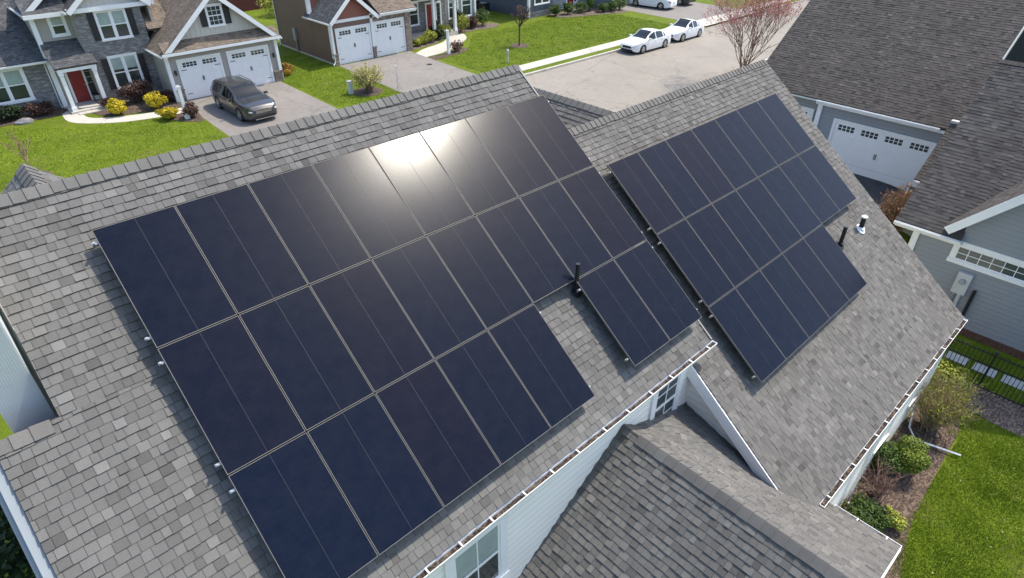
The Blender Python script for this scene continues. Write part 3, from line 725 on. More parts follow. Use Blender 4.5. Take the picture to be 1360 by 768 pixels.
wall(mh, (2.6, -8.65), (9.35, -8.65), [(0, -9.8), (6.75, -9.8), (6.75, CZ-(9.35-CU)*tc-.2), (CU-2.6, CZ-.2), (0, CZ-(CU-2.6)*tc-.2)], 'siding_pale', (0, -1), expo=.16, lap=.022)
wall(mh, (9.3, -8.65), (9.3, -7.4), rect(0, -9.8, 1.25, ce.z-.2), 'siding_white', (1, 0), expo=.16, lap=.022)
for D, L in ((DL, 4.7), (DR, 4.38)):
    NN = V3((D.z, 0, -D.x)); NN = NN if NN.z > 0 else -NN
    board(mh, CO+YV*-8.915, CO+YV*-8.915+D*L, YV, NN, 0, .03, -.24, -.006, name='rake_board')
# step flashing where the lower roof meets the white wall
fl = bmesh.new(); obox(fl, CO+YV*-4.60, DL, YV, V3((DL.z, 0, -DL.x)), (0, 0, -.03), (4.6, .03, -.0))
# cricket between the lower roof, the white wall and the gable wall
P1, P2, P3 = V3((8.33, -4.51, -5.50)), V3((6.42, -4.51, -4.80)), V3((8.42, -7.0, -6.28))
cn = (P2-P1).cross(P3-P1).normalized(); cn = cn if cn.z > 0 else -cn
cdn = V3((0, 0, -1)); cdn = (cdn-cn*cdn.dot(cn)).normalized(); cxx = cdn.cross(cn)
roof_face(mh, P1, cxx, cdn, [((p-P1).dot(cxx), (p-P1).dot(cdn)) for p in (P1, P2, P3)], mat='shingle', seed=25, deck=.03, **SH)
# cross gables on the street side, only their tops show over the ridges
def street_gable(u, z, v0, v1, pitch, half, mat, seed):
    O = V3((u, 0, z)); dl = V3((-math.cos(pitch), 0, -math.sin(pitch))); dr = V3((math.cos(pitch), 0, -math.sin(pitch)))
    L = half/math.cos(pitch)
    roof_face(mh, O, YV, dl, [(v0, 0), (v1, 0), (v1, L), (v0, L)], mat=mat, seed=seed, **SH)
    roof_face(mh, O, YV, dr, [(v0, .004), (v1, .004), (v1, L), (v0, L)], mat=mat, seed=seed+1, **SH)
    ridge_caps(mh, O+YV*v0, O+YV*(v1+.03), dl, dr, mat=mat, wd=.16, step=.2, lift=.02, seed=seed)
    wall(mh, (u-half+.3, v1-.25), (u+half-.3, v1-.25), [(0, -9), (2*half-.6, -9), (2*half-.6, z-(half-.3)*math.tan(pitch)-.2), (half-.3, z-.2), (0, z-(half-.3)*math.tan(pitch)-.2)], 'siding_white', (0, 1), expo=.16, lap=.022)
street_gable(10.95, -1.02, -.2, 3.7, rad(37), 3.2, 'shingle_warm', 31)
street_gable(-.2, .02, 1.2, 3.0, rad(40), .62, 'shingle', 35)
# chimney chase on the gable end
cz = bmesh.new(); box(cz, (-1.70, -.9, -9.6), (-1.26, .9, .45))
for k in range(16): box(cz, (-1.70+.028*k-.003, -.905, -9.6), (-1.70+.028*k+.003, -.899, .45))
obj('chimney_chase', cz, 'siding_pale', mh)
# plumbing vents through the roof
def vent_pipe(P, h, r=.045, mat='pvc_black', N=NA, capm=None):
    b = bmesh.new(); tube(b, [P-V3((0, 0, .15)), P+V3((0, 0, h))], r, 14)
    lathe(b, P+V3((0, 0, h-.002)), (0, 0, 1), [(r*1.0, 0), (r*1.12, .002), (r*1.12, .03), (r*.8, .03)], 14)
    o = obj('vent_pipe', b, mat, mh, smooth=40)
    f = bmesh.new(); lathe(f, P-N*.0, N, [(r*2.7, .008), (r*2.5, .022), (r*1.35, .03), (r*1.2, .07), (r*1.0, .09)], 18)
    obj('flashing_boot', f, capm or 'pvc_black', o, smooth=40)
    return o
vent_pipe(OA+DA*3.87+XA*6.34+NA*.015, .60, .038)
vent_pipe(OB+DB*(4.41)+XA*(14.93-B0.x)+NB*.015, .52, .05)
b = bmesh.new(); P = OB+DB*4.42+XA*(16.2-B0.x)+NB*.015
tube(b, [P-V3((0, 0, .1)), P+V3((0, 0, .36))], .062, 16); o = obj('vent_pipe', b, 'pvc_black', mh, smooth=40)
b = bmesh.new(); lathe(b, P, NB, [(.15, .0), (.15, .02), (.09, .04), (.075, .08)], 18); lathe(b, P+V3((0, 0, .355)), (0, 0, 1), [(.08, 0), (.085, .03), (.06, .05)], 16); obj('flashing_boot', b, 'trim', o, smooth=40)
# downspout and its drain extension on the bed
dsp = V3((16.55, -7.46, 0)); z0 = zg(-8)
downspout(mh, [(16.5, EB.y-.05, EB.z-.15), (16.5, -7.47, EB.z-.45), (16.5, -7.47, z0+.30), (15.9, -7.62, z0+.16), (15.55, -7.9, z0+.14), (15.9, -8.95, z0+.10)])
downspout(mh, [(12.05, EB.y-.05, EB.z-.15), (12.05, -7.47, EB.z-.4), (12.05, -7.47, z0+.2), (12.05, -7.7, z0+.1)])

# ------------------------------------------------------------------ solar panels on rails
PW, PL = 1.05, 1.84524
def panel_meshes():
    w2, l2 = (PW-.014)/2, (PL-.018)/2; lip = .0075; dp = .038
    f = bmesh.new()
    for a, b in (((-w2, -l2), (-w2+lip, l2)), ((w2-lip, -l2), (w2, l2)), ((-w2+lip, -l2), (w2-lip, -l2+lip)), ((-w2+lip, l2-lip), (w2-lip, l2))):
        box(f, (a[0], a[1], -dp), (b[0], b[1], .0))
    bmesh.ops.bevel(f, geom=[e for e in f.edges if all(abs(v.co.z) < 1e-5 for v in e.verts)], offset=.0012, segments=1)
    mf = bpy.data.meshes.new('frame'); f.to_mesh(mf); f.free(); mf.materials.append(MT['frame'])
    g = bmesh.new(); a, b = w2-lip+.001, l2-lip+.001
    vs_ = [g.verts.new(p) for p in ((-a, -b, -.003), (a, -b, -.003), (a, b, -.003), (-a, b, -.003))]; face = g.faces.new(vs_)
    uvl = g.loops.layers.uv.new('UVMap')
    for lp, uv in zip(face.loops, ((0, 0), (1, 0), (1, 1), (0, 1))): lp[uvl].uv = uv
    bk = [g.verts.new(p) for p in ((-a, -b, -.012), (a, -b, -.012), (a, b, -.012), (-a, b, -.012))]; g.faces.new(bk[::-1])
    mg = bpy.data.meshes.new('cell_glass'); g.to_mesh(mg); g.free(); mg.materials.append(MT['cell'])
    l = bmesh.new(); box(l, (-.0022, -b+.01, -.0035), (.0022, b-.01, -.0018))
    ml = bpy.data.meshes.new('cell_divider'); l.to_mesh(ml); l.free(); ml.materials.append(MT['cell_line'])
    return mf, mg, ml
PM = panel_meshes()
ORD = ['first', 'second', 'third', 'fourth', 'fifth', 'sixth', 'seventh', 'eighth']
def frame_rot(X, D, N):
    Y = -D; return Matrix((X, Y, N)).transposed().to_euler()
rp = random.Random(41)
def put_panel(O, D, N, i, j, pw, label, group):
    e = thing('solar_module', label, 'solar panel', group=group)
    e.location = O+XA*(pw*(i+.5))+D*(PL*(j+.5))
    X = (XA+N*rp.gauss(0, .0012)).normalized(); Dd = (D+N*rp.gauss(0, .0012)).normalized(); Nn = X.cross(-Dd).normalized()
    e.rotation_euler = frame_rot(X, (Nn.cross(X))*-1, Nn)
    for nm, me in zip(('frame', 'cell_glass', 'cell_divider'), PM):
        c = bpy.data.objects.new(nm, me); COL.objects.link(c); c.parent = e
ROW = ['top', 'middle', 'bottom']
for j in range(3):
    for i in range(8):
        if j == 2 and i == 5: continue
        if j < 2: lab = f'dark solar panel in the {ROW[j]} row of the left roof array, {ORD[i]} from the left'
        elif i < 5: lab = f'dark solar panel in the bottom row of the left roof array, {ORD[i]} from the left'
        else: lab = f'dark solar panel right of the tall vent pipe, {"left" if i == 6 else "right"} one of the separate lower pair'
        if (i, j) == (4, 0): lab = 'solar panel with the white sun glare, fifth in the left array top row'
        put_panel(V3((0, 0, 0)), DA, NA, i, j, PW, lab, 'solar panels of the left roof array')
for j in range(3):
    for i in range(7 if j < 2 else 5):
        put_panel(B0, DB, NB, i, j, 1.0509, f'dark solar panel in the {ROW[j]} row of the right roof array, {ORD[i]} from the left', 'solar panels of the right roof array')
def rail(O, D, N, x0, x1, s, label, feet=True):
    e = thing('mounting_rail', label, 'mounting rail', group='mounting rails under the solar panels')
    e.location = O+XA*x0+D*s-N*.06; e.rotation_euler = frame_rot(XA, D, N)
    L = x1-x0
    bm = bx((0, -.018, -.024), (L, .018, .018)); obj('rail', bm, 'alu', e, world=False)
    for k, x in enumerate((.02, L-.02)):
        c = bmesh.new(); box(c, (x-.014, -.014, .018), (x+.014, .014, .05)); box(c, (x-.006, -.006, .05), (x+.006, .006, .058)); obj('end_clamp', c, 'galv', e, world=False)
    m = bmesh.new(); x = .35
    while x < L:
        box(m, (x-.03, -.05, -.20), (x+.03, .05, -.185)); box(m, (x-.02, -.026, -.185), (x+.02, -.0185, .0)); x += 1.2
    obj('mounting_foot', m, 'alu', e, world=False)
for j in range(3):
    for k, fpos in enumerate((.10, .90)):
        p = ('upper', 'lower')[k]
        if j < 2:
            rail(V3(), DA, NA, -.06, 8*PW+.03, PL*(j+fpos), f'aluminium rail under the {p} part of the left array {ROW[j]} row')
        else:
            rail(V3(), DA, NA, -.06, 5*PW+.03, PL*(j+fpos), f'aluminium rail under the {p} part of the left array bottom row')
            rail(V3(), DA, NA, 6*PW-.06, 8*PW+.03, PL*(j+fpos), f'aluminium rail under the {p} part of the separate panel pair')
        rail(B0, DB, NB, -.06, (7 if j < 2 else 5)*1.0509+.03, PL*(j+fpos), f'aluminium rail under the {p} part of the right array {ROW[j]} row')

# ------------------------------------------------------------------ houses across the street
def corner_board(parent, u, v, z0, z1, wd=.12, name='corner_board', mat='trim'):
    return obj(name, bx((u-wd/2, v-wd/2, z0), (u+wd/2, v+wd/2, z1)), mat, parent)
def lantern(parent, P, N):
    P, N = V3(P), V3(N); b = bmesh.new()
    lathe(b, P+N*.12-V3((0, 0, .16)), (0, 0, 1), [(.02, 0), (.06, .02), (.075, .24), (.09, .25), (.02, .33)], 8)
    tube(b, [P, P+N*.07+V3((0, 0, .06)), P+N*.12+V3((0, 0, .12))], .012, 6)
    return obj('lantern', b, 'black_metal', parent)
def slope_roof(parent, e0, e1, rise_dir, pitch, run, mat, seed, expo=.14, over=0, deck=.16):
    """rectangular slope: eave from e0 to e1 (left to right seen from outside), rising along rise_dir"""
    e0, e1 = V3(e0), V3(e1); X = (e1-e0).normalized(); R_ = V3((*rise_dir, 0)).normalized()
    D = -(R_*math.cos(pitch)+V3((0, 0, math.sin(pitch)))); L = run/math.cos(pitch); O = e0-D*L
    return roof_face(parent, O, X, D, [(0, 0), ((e1-e0).length, 0), ((e1-e0).length, L), (0, L)], mat=mat, seed=seed, expo=expo, deck=deck, thick=.014)
def gable_roof_v(parent, u0, u1, v0, v1, ze, pitch, mat, seed, over=.3):
    """gable with its ridge along v; eaves at u0-over and u1+over"""
    uc = (u0+u1)/2; h = (u1-u0)/2+over; zr = ze+h*math.tan(pitch)
    dl = V3((-math.cos(pitch), 0, -math.sin(pitch))); dr = V3((math.cos(pitch), 0, -math.sin(pitch))); L = h/math.cos(pitch); O = V3((uc, 0, zr))
    for d, k in ((dl, 0), (dr, 1)):
        roof_face(parent, O, YV, d, [(v0, .003*k), (v1, .003*k), (v1, L), (v0, L)], mat=mat, seed=seed+k, expo=.14, thick=.014)
        NN = V3((d.z, 0, -d.x)); NN = NN if NN.z > 0 else -NN
        board(parent, O+YV*(v0-.035), O+YV*(v0-.035)+d*L, YV, NN, 0, .033, -.26, -.004, name='rake_board')
    ridge_caps(parent, O+YV*v0, O+YV*v1, dl, dr, mat=mat, wd=.15, step=.2, seed=seed)
    for s in (-1, 1):
        x = uc+s*h
        gutter(parent, (x+s*.005, v0, ze-.03), (x+s*.005, v1, ze-.03), (s, 0, 0), hang=0, litter=False)
    return zr
TH = dict(expo=.16)
h1 = thing('suburban_house', 'grey two storey house with stone front, red door and two white garage doors', 'house', (9, 38, -8.5))
# garage wing
wall(h1, (10.5, 33.8), (17.4, 33.8), rect(0, -8.6, 6.9, -5.45), 'siding_taupe', (0, -1), **TH)
wall(h1, (10.5, 33.8), (10.5, 40), rect(0, -8.6, 6.2, -5.45), 'siding_taupe', (-1, 0), **TH)
wall(h1, (17.4, 33.8), (17.4, 42), rect(0, -8.6, 8.2, -5.45), 'siding_taupe', (1, 0), **TH)
pg = rad(41)
wall(h1, (10.5, 33.75), (17.4, 33.75), [(0, -5.45), (6.9, -5.45), (3.45, -5.45+3.45*math.tan(pg))], 'siding_cream', (0, -1), vertical=True, expo=.30, name='gable_wall')
gable_roof_v(h1, 10.5, 17.4, 33.3, 42, -5.62, pg, 'shingle_tan', 51)
slope_roof(h1, (10.3, 33.25, -5.50), (17.6, 33.25, -5.50), (0, 1), rad(48), .5, 'shingle_tan', 53, deck=.05)
obj('fascia', bx((10.2, 33.22, -5.68), (17.7, 33.26, -5.52)), 'trim', h1); obj('soffit', bx((10.2, 33.27, -5.66), (17.7, 33.77, -5.60)), 'trim', h1)
garage_door(h1, (11.13, 33.785, -8.48), (1, 0, 0), (0, -1, 0), 2.45, 2.32)
garage_door(h1, (14.22, 33.785, -8.48), (1, 0, 0), (0, -1, 0), 2.55, 2.32)
for u in (10.47, 17.43): corner_board(h1, u, 33.77, -8.55, -5.6, .2)
st = bmesh.new()
for a, b in ((10.55, 10.98), (13.74, 14.06), (16.95, 17.5)):
    s_ = bx((a, 33.66, -8.6), (b, 33.80, -7.85)); box(s_, (a-.03, 33.62, -7.85), (b+.03, 33.81, -7.77)); obj('stone_pier', s_, 'stone_brown', h1)
bx_st = st.free()
for u in (10.78, 17.12): lantern(h1, (u, 33.78, -6.75), (0, -1, 0))
window(h1, (13.55, 33.72, -4.42), (1, 0, 0), (0, -1, 0), .86, 1.12, 1, trim=.09, blind_or_sheen=0, rows=4, cols=3)
shutter(h1, (13.06, 33.71, -4.42), (1, 0, 0), (0, -1, 0), .36, 1.12); shutter(h1, (14.54, 33.71, -4.42), (1, 0, 0), (0, -1, 0), .36, 1.12)
# stone block
wall(h1, (6.95, 36.4), (10.6, 36.4), rect(0, -8.6, 3.65, -3.1), 'stone_grey', (0, -1), flat=True, name='stone_wall')
wall(h1, (6.95, 36.4), (6.95, 38), rect(0, -8.6, 1.6, -3.1), 'siding_taupe', (-1, 0), **TH)
obj('frieze_board', bx((6.7, 36.1, -3.22), (11.0, 36.38, -2.98)), 'trim', h1)
window(h1, (8.13, 36.39, -4.83), (1, 0, 0), (0, -1, 0), 1.52, 1.5, 2, blind_or_sheen=.5)
shutter(h1, (7.66, 36.37, -4.83), (1, 0, 0), (0, -1, 0), .34, 1.5); shutter(h1, (9.78, 36.37, -4.83), (1, 0, 0), (0, -1, 0), .34, 1.5)
window(h1, (8.03, 36.39, -7.68), (1, 0, 0), (0, -1, 0), 1.46, 1.78, 2, blind_or_sheen=.4)
shutter(h1, (7.57, 36.37, -7.68), (1, 0, 0), (0, -1, 0), .34, 1.78); shutter(h1, (9.62, 36.37, -7.68), (1, 0, 0), (0, -1, 0), .34, 1.78)
ph = rad(40)
wall(h1, (6.95, 36.36), (10.95, 36.36), [(0, -3.0), (4.0, -3.0), (2.0, -3.0+2*math.tan(ph))], 'siding_cream', (0, -1), vertical=True, expo=.3, name='gable_wall')
gable_roof_v(h1, 6.95, 10.95, 36.0, 41, -3.08, ph, 'shingle_slate', 55)
# main block behind, entry wall
wall(h1, (5.05, 37.4), (11.2, 37.4), rect(0, -8.6, 6.15, -3.0), 'siding_taupe', (0, -1), **TH)
wall(h1, (5.05, 37.4), (5.05, 47), rect(0, -8.6, 9.6, -3.0), 'siding_taupe', (-1, 0), **TH)
wall(h1, (11.2, 36.5), (11.2, 47), rect(0, -8.6, 10.5, -3.0), 'siding_taupe', (1, 0), **TH)
corner_board(h1, 5.06, 37.38, -8.55, -3.1, .24)
gable_roof_v(h1, 5.05, 11.2, 37.0, 47, -3.1, rad(38), 'shingle_slate', 57, over=.35)
slope_roof(h1, (4.7, 36.75, -3.12), (6.9, 36.75, -3.12), (0, 1), rad(38), 2.2, 'shingle_slate', 59)
obj('fascia', bx((4.65, 36.7, -3.34), (6.93, 36.76, -3.12)), 'trim', h1); obj('soffit', bx((4.65, 36.77, -3.33), (6.93, 37.38, -3.29)), 'trim', h1)
slope_roof(h1, (10.62, 36.1, -4.55), (12.1, 36.1, -4.55), (0, 1), rad(38), 4.6, 'shingle_tan', 60)
window(h1, (5.93, 37.385, -4.4), (1, 0, 0), (0, -1, 0), .66, .98, 1, trim=.13, blind_or_sheen=.5)
# porch
pr = slope_roof(h1, (5.0, 35.7, -5.85), (7.25, 35.7, -5.85), (0, 1), rad(34), 1.7, 'shingle_slate', 61)
obj('porch_beam', bx((5.1, 35.78, -6.14), (7.15, 35.98, -5.9)), 'trim', h1); obj('porch_beam', bx((5.1, 35.99, -6.12), (5.25, 37.35, -5.92)), 'trim', h1)
for u in (5.24, 6.98):
    b = bx((u-.1, 35.8, -8.36), (u+.1, 36.0, -6.14)); box(b, (u-.14, 35.76, -8.37), (u+.14, 36.04, -8.15)); box(b, (u-.13, 35.77, -6.3), (u+.13, 36.03, -6.15)); obj('porch_post', b, 'trim', h1)
obj('porch_floor', bx((5.0, 35.65, -8.6), (7.2, 37.39, -8.37)), 'concrete', h1)
obj('porch_step', bx((5.3, 35.2, -8.6), (6.9, 35.64, -8.45)), 'concrete', h1)
def entry_door(parent, P, wd=.92, ht=2.05, side=.34):
    P = V3(P); X, N, Z = V3((1, 0, 0)), V3((0, -1, 0)), V3((0, 0, 1))
    f = bmesh.new(); tot = wd+(side+.1 if side else 0)
    obox(f, P, X, Z, N, (-.12, 0, -.03), (0, ht+.12, .06)); obox(f, P, X, Z, N, (tot, 0, -.03), (tot+.12, ht+.12, .06)); obox(f, P, X, Z, N, (0, ht, -.03), (tot, ht+.12, .06))
    if side: obox(f, P, X, Z, N, (wd, 0, -.03), (wd+.1, ht, .055)); obox(f, P, X, Z, N, (wd+.1, 0, -.03), (tot, .35, .04))
    fr = obj('door_frame', f, 'trim', parent)
    d = bmesh.new(); obox(d, P, X, Z, N, (0, 0, -.03), (wd, ht, .02))
    for a, b, c, e in ((.1, .15, .42, .75), (.5, .15, .82, .75), (.1, .85, .42, 1.5), (.5, .85, .82, 1.5), (.1, 1.6, .42, 1.9), (.5, 1.6, .82, 1.9)): obox(d, P, X, Z, N, (a*wd/.92, b, .02), (c*wd/.92, e, .032))
    do = obj('door', d, 'red_door', fr)
    k = bmesh.new(); lathe(k, P+X*(wd-.07)+Z*.98+N*.02, N, [(.012, 0), (.012, .03), (.03, .04), (.03, .06), (.01, .07)], 10); obj('door_knob', k, 'alu', fr)
    if side:
        g = bmesh.new()
        for q in range(5): obox(g, P, X, Z, N, (wd+.14, .40+q*.33, -.02), (tot-.04, .40+q*.33+.28, .012))
        obj('sidelight', g, 'pane', fr)
entry_door(h1, (5.75, 37.385, -8.33), .78, 2.05, .36)
# low wing at the left with the big slate roof
wall(h1, (-5, 37.6), (5.0, 37.6), rect(0, -8.7, 10, -5.5), 'stone_grey', (0, -1), flat=True, name='stone_wall')
slope_roof(h1, (-5.4, 37.2, -5.62), (5.03, 37.2, -5.62), (0, 1), rad(35), 6.5, 'shingle_slate', 63)
gutter(h1, (-5.4, 37.195, -5.66), (5.0, 37.195, -5.66), (0, -1, 0), hang=0, litter=False)
obj('frieze_board', bx((-5, 37.5, -5.85), (4.95, 37.585, -5.6)), 'trim', h1)
window(h1, (1.75, 37.59, -7.62), (1, 0, 0), (0, -1, 0), 1.85, 1.68, 2, trim=.15, blind_or_sheen=.5)
downspout(h1, [(4.86, 37.5, -5.7), (4.86, 37.5, -8.3), (4.86, 37.2, -8.42)])

h2 = thing('suburban_house', 'brown house with terracotta gable, stone porch and two white garage doors', 'house', (30, 38, -8.5))
wall(h2, (22.05, 34.6), (25.6, 34.6), rect(0, -8.6, 3.55, -5.4), 'siding_mauve', (0, -1), **TH)
wall(h2, (25.6, 34.62), (28.9, 34.62), rect(0, -8.6, 3.3, -5.3), 'stone_brown', (0, -1), flat=True)
wall(h2, (22.05, 34.6), (22.05, 37.4), rect(0, -8.7, 2.8, -5.4), 'siding_brown', (-1, 0), **TH)
wall(h2, (22.04, 37.4), (22.04, 43.3), rect(0, -8.7, 5.9, -2.2), 'siding_brown', (-1, 0), **TH)
wall(h2, (22.05, 37.4), (29, 37.4), rect(0, -8.6, 6.95, -2.2), 'siding_red', (0, -1), **TH)
wall(h2, (28.9, 34.6), (28.9, 38), rect(0, -8.6, 3.4, -5.3), 'siding_taupe', (1, 0), **TH)
corner_board(h2, 22.05, 37.38, -5.3, -2.4, .26)
corner_board(h2, 22.05, 34.6, -8.0, -5.4, .22); corner_board(h2, 25.45, 34.58, -8.0, -5.3, .2)
p2 = rad(42)
wall(h2, (22.05, 34.57), (25.75, 34.57), [(0, -5.42), (3.7, -5.42), (1.85, -5.42+1.85*math.tan(p2))], 'siding_red', (0, -1), name='gable_wall', **TH)
obj('frieze_board', bx((21.95, 34.48, -5.62), (25.85, 34.56, -5.42)), 'trim', h2)
gable_roof_v(h2, 22.05, 25.75, 34.15, 38, -5.5, p2, 'shingle_slate', 71, over=.25)
slope_roof(h2, (25.9, 34.1, -5.3), (29.3, 34.1, -5.3), (0, 1), rad(30), 3.3, 'shingle_tan', 73)
gutter(h2, (25.95, 34.095, -5.34), (29.3, 34.095, -5.34), (0, -1, 0), hang=0, litter=False)
obj('fascia', bx((25.9, 34.12, -5.55), (29.28, 34.58, -5.47)), 'trim', h2)
gable_roof_v(h2, 22.1, 29, 36.9, 43.4, -2.3, rad(35), 'shingle_slate', 75)
garage_door(h2, (22.5, 34.585, -8.49), (1, 0, 0), (0, -1, 0), 2.68, 2.38)
garage_door(h2, (25.72, 34.6, -8.49), (1, 0, 0), (0, -1, 0), 2.55, 2.42)
for a, b in ((21.95, 22.32), (25.34, 25.6)):
    s_ = bx((a, 34.44, -8.6), (b, 34.6, -7.75)); box(s_, (a-.03, 34.40, -7.75), (b+.03, 34.61, -7.67)); obj('stone_pier', s_, 'stone_brown', h2)
obj('stone_pier', bx((28.42, 34.46, -8.6), (28.95, 34.62, -5.5)), 'stone_brown', h2)
mb = bx((21.86, 40.0, -7.6), (22.02, 40.4, -6.7)); bmesh.ops.bevel(mb, geom=mb.edges[:], offset=.04, segments=2); tube(mb, [(21.95, 40.2, -8.6), (21.95, 40.2, -7.5)], .07, 8); obj('meter_box', mb, 'galv', h2)
downspout(h2, [(21.98, 34.45, -5.6), (21.98, 34.42, -8.2), (21.75, 34.3, -8.4)]); downspout(h2, [(21.98, 43.2, -2.4), (21.98, 43.2, -8.3), (21.8, 43.1, -8.45)])
obj('foundation', bx((22.0, 34.7, -8.7), (22.03, 43.2, -8.38)), 'concrete', h2)
# porch half
wall(h2, (28.95, 38.0), (35.1, 38.0), rect(0, -8.6, 6.15, -5.2), 'stone_grey', (0, -1), flat=True, name='stone_wall')
wall(h2, (35.1, 38.0), (38.45, 38.0), rect(0, -8.6, 3.35, -4.2), 'siding_taupe', (0, -1), **TH)
obj('stone_base', bx((35.05, 37.86, -8.6), (38.5, 37.98, -7.8)), 'stone_grey', h2)
wall(h2, (38.45, 38.0), (38.45, 46), rect(0, -8.6, 8, -4.2), 'siding_brown', (1, 0), **TH)
wall(h2, (29, 39.5), (38.4, 39.5), rect(0, -5.2, 9.4, -2.2), 'siding_red', (0, -1), **TH)
corner_board(h2, 38.45, 37.98, -7.8, -4.3, .2)
window(h2, (31.15, 37.985, -7.5), (1, 0, 0), (0, -1, 0), 1.0, 1.65, 1, blind_or_sheen=0); window(h2, (35.5, 37.985, -7.5), (1, 0, 0), (0, -1, 0), .95, 1.75, 1, blind_or_sheen=.3); window(h2, (37.0, 37.985, -7.5), (1, 0, 0), (0, -1, 0), 1.0, 1.75, 1, blind_or_sheen=.3)
entry_door(h2, (33.05, 37.985, -8.15), .95, 2.08, .4)
obj('porch_floor', bx((29.0, 36.2, -8.6), (35.0, 37.99, -8.17)), 'concrete', h2)
for u in (29.15, 32.6, 34.85):
    b = bx((u-.11, 36.25, -8.17), (u+.11, 36.47, -5.4)); box(b, (u-.15, 36.21, -8.17), (u+.15, 36.51, -7.95)); obj('porch_post', b, 'trim', h2)
obj('porch_beam', bx((29.0, 36.24, -5.4), (35.0, 36.48, -5.12)), 'trim', h2)
slope_roof(h2, (28.95, 35.9, -5.1), (35.3, 35.9, -5.1), (0, 1), rad(28), 3.7, 'shingle_slate', 77)

h3 = thing('suburban_house', 'slate blue house at the top edge with pale trim beside the parked white sedan', 'house', (48, 40, -8.5))
wall(h3, (44.25, 36.9), (47.6, 36.9), rect(0, -8.6, 3.35, -3.4), 'siding_slate', (0, -1), **TH)
wall(h3, (44.25, 36.9), (44.25, 47), rect(0, -8.6, 10.1, -3.4), 'siding_slate', (-1, 0), **TH)
wall(h3, (47.6, 37.6), (54.0, 37.6), rect(0, -8.6, 6.4, -3.4), 'siding_grey', (0, -1), **TH)
wall(h3, (54.0, 34.6), (54.0, 37.6), rect(0, -8.6, 3.0, -5.2), 'siding_grey', (-1, 0), **TH)
wall(h3, (54.0, 39), (64.0, 39), rect(0, -8.6, 10, -5.2), 'siding_grey', (0, -1), **TH)
obj('stone_base', bx((44.2, 36.78, -8.6), (47.65, 36.88, -8.0)), 'stone_dark', h3)
corner_board(h3, 44.25, 36.88, -8.4, -3.5, .22); corner_board(h3, 54.0, 34.55, -8.5, -5.2, .22)
window(h3, (45.1, 36.885, -7.35), (1, 0, 0), (0, -1, 0), 1.9, 1.6, 2, blind_or_sheen=.4)
window(h3, (48.2, 37.585, -7.3), (1, 0, 0), (0, -1, 0), 1.2, 1.5, 1, blind_or_sheen=.4)
entry_door(h3, (50.4, 37.585, -8.3), .95, 2.08, .4)
obj('porch_floor', bx((49.4, 35.9, -8.6), (52.4, 37.58, -8.33)), 'concrete', h3)
gable_roof_v(h3, 44.25, 54.0, 36.5, 47, -3.5, rad(36), 'shingle_slate', 81)
slope_roof(h3, (53.7, 34.3, -5.2), (64.2, 34.3, -5.2), (0, 1), rad(30), 5, 'shingle_slate', 83)
garage_door(h3, (55.4, 38.985, -8.49), (1, 0, 0), (0, -1, 0), 4.8, 2.3, groups=4)

# ------------------------------------------------------------------ the neighbouring house on the right
hr = thing('neighbour_house', 'grey sided house with charcoal roofs and a wide white garage door at the right', 'house', (28, -2, -8.9))
tr = math.atan(.72)
UG = 30.46
wall(hr, (UG, 2.62), (UG, -4.2), rect(0, -9.2, 6.82, -5.3), 'siding_grey', (-1, 0), expo=.17, lap=.026)
wall(hr, (UG+.55, 6.0), (UG+.55, 2.55), rect(0, -9.2, 3.45, -5.3), 'siding_grey', (-1, 0), expo=.17, lap=.026)
wall(hr, (UG, 2.62), (UG+.55, 2.62), rect(0, -9.2, .55, -5.3), 'siding_grey', (0, 1), expo=.17, lap=.026)
garage_door(hr, (UG-.015, 1.72, -8.62), (0, -1, 0), (-1, 0, 0), 4.3, 2.33, groups=4, hinges=False)
garage_door(hr, (UG+.535, 5.6, -8.62), (0, -1, 0), (-1, 0, 0), 2.4, 2.33, groups=2, hinges=False)
corner_board(hr, UG, 2.62, -9, -5.5, .22)
slope_roof(hr, (30.1, 6.25, -5.38), (30.1, -3.15, -5.38), (1, 0), tr, 8.5, 'shingle_dark', 91)
rp_ = V3((30.1+8.5, 0, -5.38+8.5*.72))
slope_roof(hr, (47.1, -3.15, -5.38), (47.1, 6.25, -5.38), (-1, 0), tr, 8.5, 'shingle_dark', 92)
ridge_caps(hr, rp_+YV*-3.2, rp_+YV*6.3, V3((-math.cos(tr), 0, -math.sin(tr))), V3((math.cos(tr), 0, -math.sin(tr))), mat='shingle_dark')
gutter(hr, (30.095, 2.75, -5.43), (30.095, -2.62, -5.43), (-1, 0, 0), hang=0, litter=False); obj('fascia', bx((30.11, -3.1, -5.62), (30.42, 2.75, -5.5)), 'trim', hr)
obj('fascia', bx((30.25, 2.76, -5.52), (31.0, 6.2, -5.40)), 'trim', hr); gutter(hr, (30.25, 6.2, -5.42), (30.25, 2.76, -5.42), (-1, 0, 0), hang=0, litter=False)
wall(hr, (30.5, -3.10), (46.7, -3.05), [(0, -9.2), (16.2, -9.2), (16.2, -5.4), (8.1, .35), (0, -5.5)], 'siding_shaded', (0, -1), expo=.17, lap=.026)
wall(hr, (30.9, 6.05), (46.7, 6.05), [(0, -9.2), (15.8, -9.2), (15.8, -5.4), (7.7, .5), (0, -5.4)], 'siding_grey', (0, 1), expo=.17, lap=.026)
board(hr, (30.1, -3.18, -5.38), (38.6, -3.18, .74), (0, 1, 0), (-math.sin(tr), 0, math.cos(tr)), -.02, .02, -.2, -.003, mat='trim_grey', name='rake_board')
